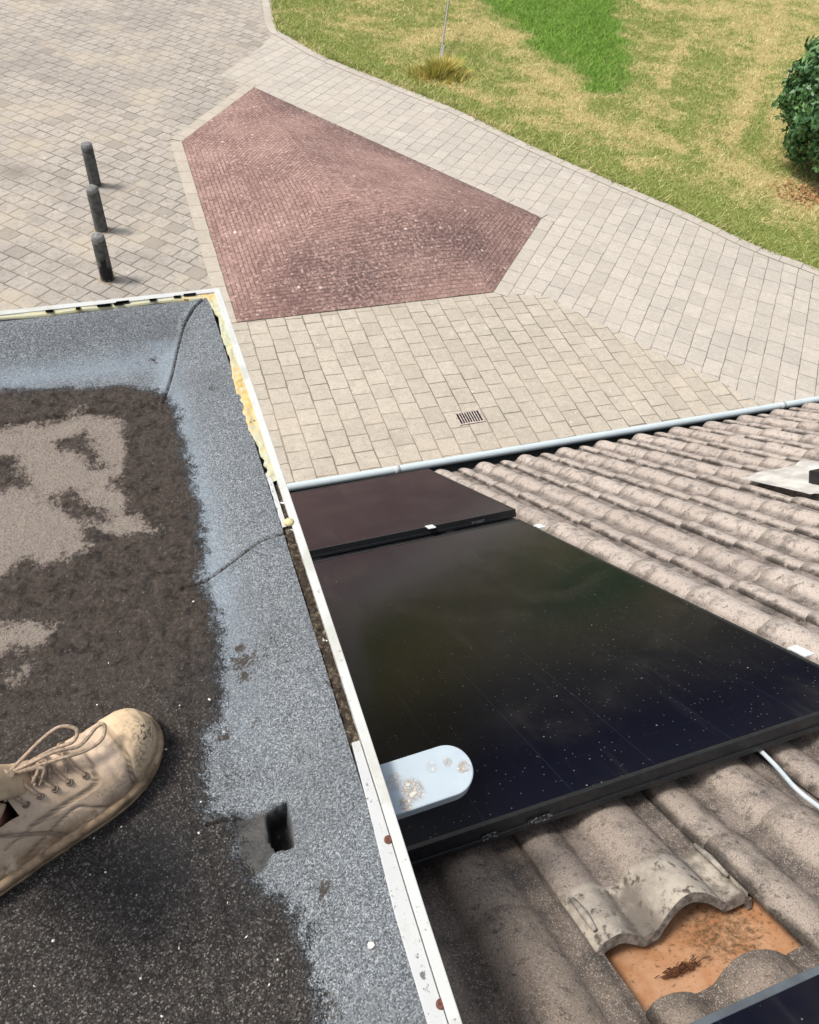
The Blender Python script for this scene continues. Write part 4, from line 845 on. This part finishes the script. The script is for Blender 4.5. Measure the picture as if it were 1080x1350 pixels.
n_ = .10
cl = lambda px, py: roofat(px, py, n_)
A_ = roofat(685.3, 684, n_); Bq = roofat(563.6, 617.3, n_); Cq = roofat(680, 671, n_); Dq = roofat(542, 1120.6, n_); Eq = roofat(1080, 941.8, n_)
c1, c2_, c3, c4 = cl(569, 696), cl(640, 687), cl(713, 694), cl(1056, 856)
panel(A_[0] - 1.134, A_[0] - .003, A_[1], (Dq[1] + Eq[1]) / 2, n_, 'large black solar panel beside the white roof edge, dusty, longest one in view', [(A_[0] + .012, c3[1], .03, .05), (A_[0] + .012, c4[1] + .01, .03, .055)], marks=[(cl(700, 1078)[0], .05), (cl(640, 1100)[0], .03)])
panel(Cq[0] - 1.722, Cq[0], Bq[1], Cq[1], n_, 'brownish black solar panel lowest on the roof, beside the gutter', [(c1[0], Cq[1] + .016, .035, .05)], marks=[(c2_[0] - .03, .06)])
T1 = cl(905, 1349); T2 = cl(1080, 1272.5)
panel(.22, .22 + 1.722, (T1[1] + T2[1]) / 2, (T1[1] + T2[1]) / 2 + 1.134, n_, 'dark blue solar panel with grey frame cut off at the bottom right', lit=True)
fp = bpy.data.objects['solar_panel.001']; L0 = np.array(fp.location)
mb = MB(); mb.box(rp(Cq[0] - 1.70, Cq[1] - .02, .046) - L0, RX * 1.69, RU * .155, RN * .012); mb.build('gap_dark_strip', M['black'], fp)  # black strip added to darken the gap between the panels
# mounting rails under the panels
for x in (.45, 1.05):
    rl = MB(); rl.box(rp(x, -4.2, .047), RX * .035, RU * 3.05, RN * .016); sp0 = bpy.data.objects['solar_panel']; rl.v = [tuple(np.array(v) - np.array(sp0.location)) for v in rl.v]; rl.build('mounting_rail', M['black'], sp0)
# cables
pts = [(985, 975), (1003, 990), (1025, 1012), (1050, 1040), (1080, 1064), (1120, 1092)]
P = [rp(*roofat(px, py, .055), .055) for px, py in pts]
mb = MB(); mb.tube(spline(P, 6), .0048, 10); o = mb.build('cable', M['cable'], None, True); tag(o, 'thin pale blue grey cable lying over the tiles from under a panel', 'cable')
P = [at(598, 1285, 5.10), at(612, 1318, 5.12), at(628, 1345, 5.13), at(655, 1378, 5.13), at(700, 1420, 5.12)]
mb = MB(); mb.tube(spline(P, 6), .0085, 10); o = mb.build('cable', M['black'], None, True); tag(o, 'thick black cable beside the white roof edge at the bottom', 'cable')

# pebbles and grit on the flat roof
t = NT('white_grit'); M['grit'] = t.out(t.mix(t.noise(t.pos(), 200, 3), (.52, .50, .46), (.80, .78, .73)), .8, .3)
def pebble(r, seed):
    bm = bmesh.new(); bmesh.ops.create_icosphere(bm, subdivisions=2, radius=r); rg = random.Random(seed)
    for v in bm.verts: v.co *= rg.uniform(.7, 1.15)
    for v in bm.verts: v.co.z *= .55
    me = bpy.data.meshes.new('pebble'); bm.to_mesh(me); bm.free(); return me
pm = [pebble(.0023, k) for k in range(5)]; pk = [(276, 922), (219, 988), (265, 1057), (128, 929), (143, 874), (124, 1105), (160, 1090), (139, 1150), (119, 1153), (237, 930), (366, 1265), (355, 1298), (213, 1340), (185, 1290), (45, 1300), (262, 1098), (295, 965), (255, 793), (205, 982), (236, 1250), (325, 1235), (300, 1190), (180, 1180), (70, 1240), (110, 1210)]
for i, p in enumerate(pk):
    me = pm[i % 5]; q = at(*p, ZF + .006)
    if not me.materials: me.materials.append(M['grit'])
    o = bpy.data.objects.new('pebble', me); col.objects.link(o); o.location = q; o.rotation_euler = (0, 0, random.uniform(0, 6)); o.scale = (random.uniform(.3, .95), random.uniform(.3, .8), random.uniform(.3, .8))
    tag(o, 'tiny white stone chip lying on the dark soil of the flat roof', 'stone chip', 'white chips on the flat roof')
q = at(489, 1246, ZF + .04); o = bpy.data.objects.new('pebble', pm[1]); col.objects.link(o); o.location = q; o.scale = (1.9, 1.9, 1); tag(o, 'cream lichen blob on the grey granules beside the white trim', 'lichen spot')

# ------------------------------------------------------------------ the photographer's leg and shoe
ZS = ZF + .006
TOE = at(206, 960, ZS + .022); TD = np.array([-.885, -.465, 0]); LD = np.array([.465, -.885, 0])     # heelwards, and towards the side we see
def leather():
    t = NT('scuffed_leather'); P = t.pos(); n = t.noise(P, 60, 5, .7); n2 = t.noise(P, 220, 4, .75); n3 = t.noise(P, 22, 4); cap = t.attr('cap'); seam = t.attr('seam'); scuff = t.attr('scuff'); low = t.attr('low')
    c = t.mix(t.step(n3, .3, .7), (.52, .39, .27), (.64, .50, .37)); c = t.mix(cap, c, t.mix(n3, (.58, .43, .27), (.66, .51, .34)))
    c = t.mix(t.m_('MULTIPLY', t.step(n, .52, .72), .55), c, (.30, .22, .165)); c = t.mix(t.m_('MULTIPLY', t.step(n, .46, .3), .4), c, (.68, .56, .44))
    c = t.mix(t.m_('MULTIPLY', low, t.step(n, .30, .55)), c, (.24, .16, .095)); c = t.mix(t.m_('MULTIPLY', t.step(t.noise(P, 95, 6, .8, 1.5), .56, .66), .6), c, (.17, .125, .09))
    c = t.mix(t.m_('MULTIPLY', scuff, t.step(n2, .48, .58)), c, (.05, .042, .035)); c = t.mix(t.m_('MULTIPLY', t.step(n2, .66, .74), .45), c, (.16, .12, .09))
    c = t.mix(t.m_('MULTIPLY', seam, .85), c, (.15, .115, .08)); t.bump(t.m_('ADD', n, t.m_('MULTIPLY', n2, .5)), .35, .0025)
    return t.out(c, .75, .3)
M['leather'] = leather()
M['sole'] = plain('muddy_sole', (.30, .215, .135), .9, .2, var=.45, scale=60); M['lace'] = plain('worn_lace', (.36, .275, .205), .9, .1, var=.3, scale=300)
M['eyelet'] = plain('dull_eyelet', (.16, .125, .10), .5, .4, metal=.5); M['lining'] = plain('pale_lining', (.50, .375, .25), .8, .2, var=.2, scale=40)
def skin_mat():
    t = NT('skin'); P = t.pos(); n = t.noise(P, 40, 4); c = t.mix(n, (.26, .10, .06), (.38, .17, .11)); t.b.inputs['Subsurface Weight'].default_value = .1; return t.out(c, .55, .35)
M['skin'] = skin_mat()
LEN = .305
fw = lambda s: np.interp(s, [0, .003, .008, .016, .03, .05, .08, .11, .15, .19, .23, 0.27, .285, .297, .305], [.004, .015, .024, .0325, .0405, .0455, .0475, .0455, .0405, .0365, .0355, .0335, .027, .016, .003])
fh = lambda s: np.interp(s, [0, .004, .010, .02, .035, .06, .09, .12, .155, .187, .22, .25, .295, .305], [.013, .027, .038, .046, .052, .055, .058, .065, .076, .087, .087, .080, .075, .05])
fc = lambda s: .006 * np.sin(np.pi * s / LEN * 1.1) - .010 * np.exp(-(s / .05) ** 2)                     # slight banana curve of the last
def shoe_pt(s, th, off=0.0, zoff=0.0):
    """s from the toe, th 0 (side we see) .. pi (far side)"""
    c, si = math.cos(th), math.sin(th); w_, h_ = float(fw(s)), float(fh(s)); e = .72 if s < .1 else .8
    lat = (w_ + off) * math.copysign(abs(c) ** e, c); z = (h_ + off) * abs(si) ** .85; nar = 1 - .38 * float(sstep(.08, .16, s)) * (z / (h_ + 1e-6)) ** 1.3
    return TOE + TD * s + LD * (lat * nar + float(fc(s)) - .30 * z * float(sstep(.03, .12, s))) + np.array([0, 0, z - .0 + zoff])
ns, nt_ = 150, 110; ss = LEN * (1 - np.cos(np.linspace(0, np.pi, ns))) / 2; ths = np.linspace(0, np.pi, nt_)
PP = np.array([[shoe_pt(s, th) for th in ths] for s in ss])
def sline(pts): return [shoe_pt(s, R(a)) for s, a in spline([(s, a, 0) for s, a in pts], 8) for _ in (0,)] if False else [shoe_pt(q[0], R(q[1])) for q in spline([(s, a, 0) for s, a in pts], 34)]
SE = [[(.060, 0), (.058, 25), (.052, 50), (.050, 80), (.051, 110), (.058, 160)], [(.064, 0), (.062, 25), (.056, 50), (.054, 80), (.055, 110)],
      [(.088, 88), (.090, 66), (.094, 46), (.104, 36), (.125, 31), (.15, 27), (.178, 24), (.21, 20)], [(.092, 66), (.097, 47), (.106, 38), (.126, 33.5), (.15, 29.5), (.178, 26.5)],
      [(.098, 2), (.115, 14), (.128, 22), (.150, 17), (.175, 10), (.20, 5)], [(.150, 0), (.165, 12), (.185, 22), (.205, 34), (.215, 50)], [(.156, 0), (.170, 12), (.190, 22), (.209, 34)]]
flatP = PP.reshape(-1, 3); ds = np.full(len(flatP), 9.)
for L in SE:
    L = np.array(sline(L))
    for q in L: ds = np.minimum(ds, np.linalg.norm(flatP - q, axis=1))
SS, TT = np.meshgrid(ss, ths, indexing='ij'); seam = np.exp(-(ds / .0015) ** 2).reshape(ns, nt_); cap = sstep(.058, .054, SS)
fold = np.exp(-((SS - .074) / .003) ** 2) + .8 * np.exp(-((SS - .083 - .004 * np.sin(TT * 2)) / .0025) ** 2); fold = fold * sstep(.3, .8, TT) * sstep(2.8, 2.3, TT)
nrm = PP - (TOE + TD * SS[..., None] + LD * np.vectorize(lambda s: float(fc(s)))(SS)[..., None]); nrm /= np.linalg.norm(nrm, axis=2)[..., None] + 1e-9
disp = -.0020 * seam - .0014 * fold + .0016 * (fbm(SS + 1, TT * .05 + 1, 50, 3, 2) - .5) + .0012 * cap
PP = PP + nrm * disp[..., None]
scuff = np.exp(-(((SS - .022) / .014) ** 2 + ((TT - 1.1) / .4) ** 2)) + .7 * np.exp(-(((SS - .040) / .012) ** 2 + ((TT - .55) / .3) ** 2)) + .5 * np.exp(-(((SS - .012) / .01) ** 2 + ((TT - .7) / .6) ** 2)) + .35 * np.exp(-(((SS - .08) / .02) ** 2 + ((TT - .35) / .25) ** 2))
# person: lower leg and ankle in one surface
ank = TOE + TD * .226 + LD * -.024
leg = MB(); legp = spline([ank + np.array([0, 0, .01]), ank + np.array([0, 0, .06]), ank + np.array([-.012, -.006, .13]), ank + np.array([-.05, -.03, .28]), ank + np.array([-.09, -.06, .42])], 6)
leg.tube(legp, list(np.interp(np.linspace(0, 1, len(legp)), [0, .15, .35, .7, 1], [.041, .041, .039, .052, .056])), 24)
person = leg.build('person', M['skin'], None, True); tag(person, 'standing person of whom only a foot in a dusty tan work shoe shows', 'person')
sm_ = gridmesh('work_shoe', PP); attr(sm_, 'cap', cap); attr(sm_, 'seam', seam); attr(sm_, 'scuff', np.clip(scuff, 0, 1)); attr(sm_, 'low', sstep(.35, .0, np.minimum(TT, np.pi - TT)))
# open the collar
bm = bmesh.new(); bm.from_mesh(sm_); bm.verts.ensure_lookup_table(); kill = [bm.verts[i] for i, (s, th) in enumerate(zip(SS.ravel(), TT.ravel())) if s > .180 and s < .275 and R(40) < th < R(140)]
bmesh.ops.delete(bm, geom=kill, context='VERTS'); bmesh.ops.recalc_face_normals(bm, faces=bm.faces); bm.to_mesh(sm_); bm.free()
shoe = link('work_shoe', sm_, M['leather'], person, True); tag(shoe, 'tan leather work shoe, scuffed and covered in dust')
# sole with welt
mb = MB()
sol = [s for s in LEN * (1 - np.cos(np.linspace(0, np.pi, 60))) / 2]
def outline(off, z): return [TOE + TD * (s + (off * (s - LEN / 2) / (LEN / 2))) + LD * ((float(fw(s)) + off) + float(fc(s))) + np.array([0, 0, z]) for s in sol] + [TOE + TD * (s + (off * (s - LEN / 2) / (LEN / 2))) + LD * (-(float(fw(s)) + off) + float(fc(s))) + np.array([0, 0, z]) for s in reversed(sol)]
rings = [outline(o_, z) for o_, z in ((-.001, -.026), (.003, -.024), (.0042, -.014), (.0032, -.0135), (.0032, -.0115), (.0052, -.011), (.0055, -.001), (.0045, .0015), (.002, .0035), (-.003, .004))]
V = [p for rg_ in rings for p in rg_]; k = len(rings[0]); F = [(i * k + j, i * k + (j + 1) % k, (i + 1) * k + (j + 1) % k, (i + 1) * k + j) for i in range(len(rings) - 1) for j in range(k)] + [tuple(reversed(range(k)))]
mb.add(V, F); mb.build('sole', M['sole'], shoe, True)
# padded collar and tongue
mb = MB(); cr = []
for i in range(41):
    a = R(-150 + 300 * i / 40); cr.append(ank + TD * (-.044 * math.cos(a) * -1 * -1 - .0) * 1.0 + LD * .033 * math.sin(a) + np.array([0, 0, .074 + .010 * math.cos(a)]))
cr = [ank - TD * .046 * math.cos(R(x)) + LD * .031 * math.sin(R(x)) + np.array([0, 0, .070 + .012 * math.cos(R(x))]) for x in np.linspace(35, 325, 40)]
mb.tube(cr, .0085, 12); mb.build('collar', M['leather'] if False else M['lining'], shoe, True)
nu_, nv_ = 16, 14; TP = np.empty((nu_, nv_, 3))
for i in range(nu_):
    f = i / (nu_ - 1); s = .140 + .050 * f; zt = float(np.interp(f, [0, .4, .75, .92, 1], [.070, .086, .112, .126, .128])); wd = float(np.interp(f, [0, .5, .85, 1], [.017, .022, .027, .017]))
    for j in range(nv_):
        q = (j / (nv_ - 1) - .5) * 2; TP[i, j] = TOE + TD * (s + .004 * q * q * f + .012 * max(0, f - .8)) + LD * (wd * q + float(fc(s)) - .030) + np.array([0, 0, zt - .022 * q * q - .004 * max(0, f - .9) * 20])
tg = link('tongue', gridmesh('tongue', TP), M['lining'], shoe, True); md = tg.modifiers.new('pad', 'SOLIDIFY'); md.thickness = .009; md.offset = 0; md = tg.modifiers.new('round', 'SUBSURF'); md.levels = 1; md.render_levels = 2
# eyelets and laces
eye = [(.102, 56), (.120, 54), (.136, 52), (.152, 50), (.168, 48)]
for s, a in eye:
    for aa_ in (a, 180 - a):
        p = shoe_pt(s, R(aa_), .0008); p2 = shoe_pt(s, R(aa_), .01); n = p2 - p; n /= np.linalg.norm(n); t1 = np.cross(n, TD); t1 /= np.linalg.norm(t1); t2 = np.cross(n, t1)
        mb = MB(); mb.tube([p + .0033 * (t1 * math.cos(x) + t2 * math.sin(x)) for x in np.linspace(0, 2 * math.pi, 17)], .0011, 8, False); mb.build('eyelet', M['eyelet'], shoe, True)
mb = MB()
for i, (s, a) in enumerate(eye):
    for sg in (1, -1):
        nx_s = s + .012
        pts = [shoe_pt(s, R(a if sg > 0 else 180 - a), .0015), shoe_pt(s + .004, R(a + 14 if sg > 0 else 166 - a), .004), shoe_pt((s + nx_s) / 2, R(90), .0055 if sg > 0 else .0085), shoe_pt(nx_s + .002, R(180 - a - 12 if sg > 0 else a + 12), .004)]
        mb.tube(spline(pts, 6), .0021, 8)
K = shoe_pt(.166, R(92), .012)
W = lambda px, py, z: at(px, py, ZS + .022 + z)
loops = [[K, W(55, 975, .10), W(80, 958, .105), W(101, 962, .10), W(96, 978, .095), W(70, 988, .093), K],
         [K, W(70, 992, .096), W(105, 983, .088), W(128, 958, .085), W(138, 957, .082), W(134, 975, .078), W(112, 990, .080), W(80, 1000, .088), K],
         [K, W(48, 1012, .090), W(46, 1026, .080), W(42, 1034, .070)], [K, W(55, 1012, .088), W(56, 1024, .078), W(52, 1035, .068)]]
for L in loops: mb.tube(spline(L, 8), .0023, 8)
mb.tube(spline([K + np.array([-.006, .004, 0]), K + np.array([0, 0, .005]), K + np.array([.007, -.004, 0])], 6), .005, 10)
mb.build('lace', M['lace'], shoe, True)
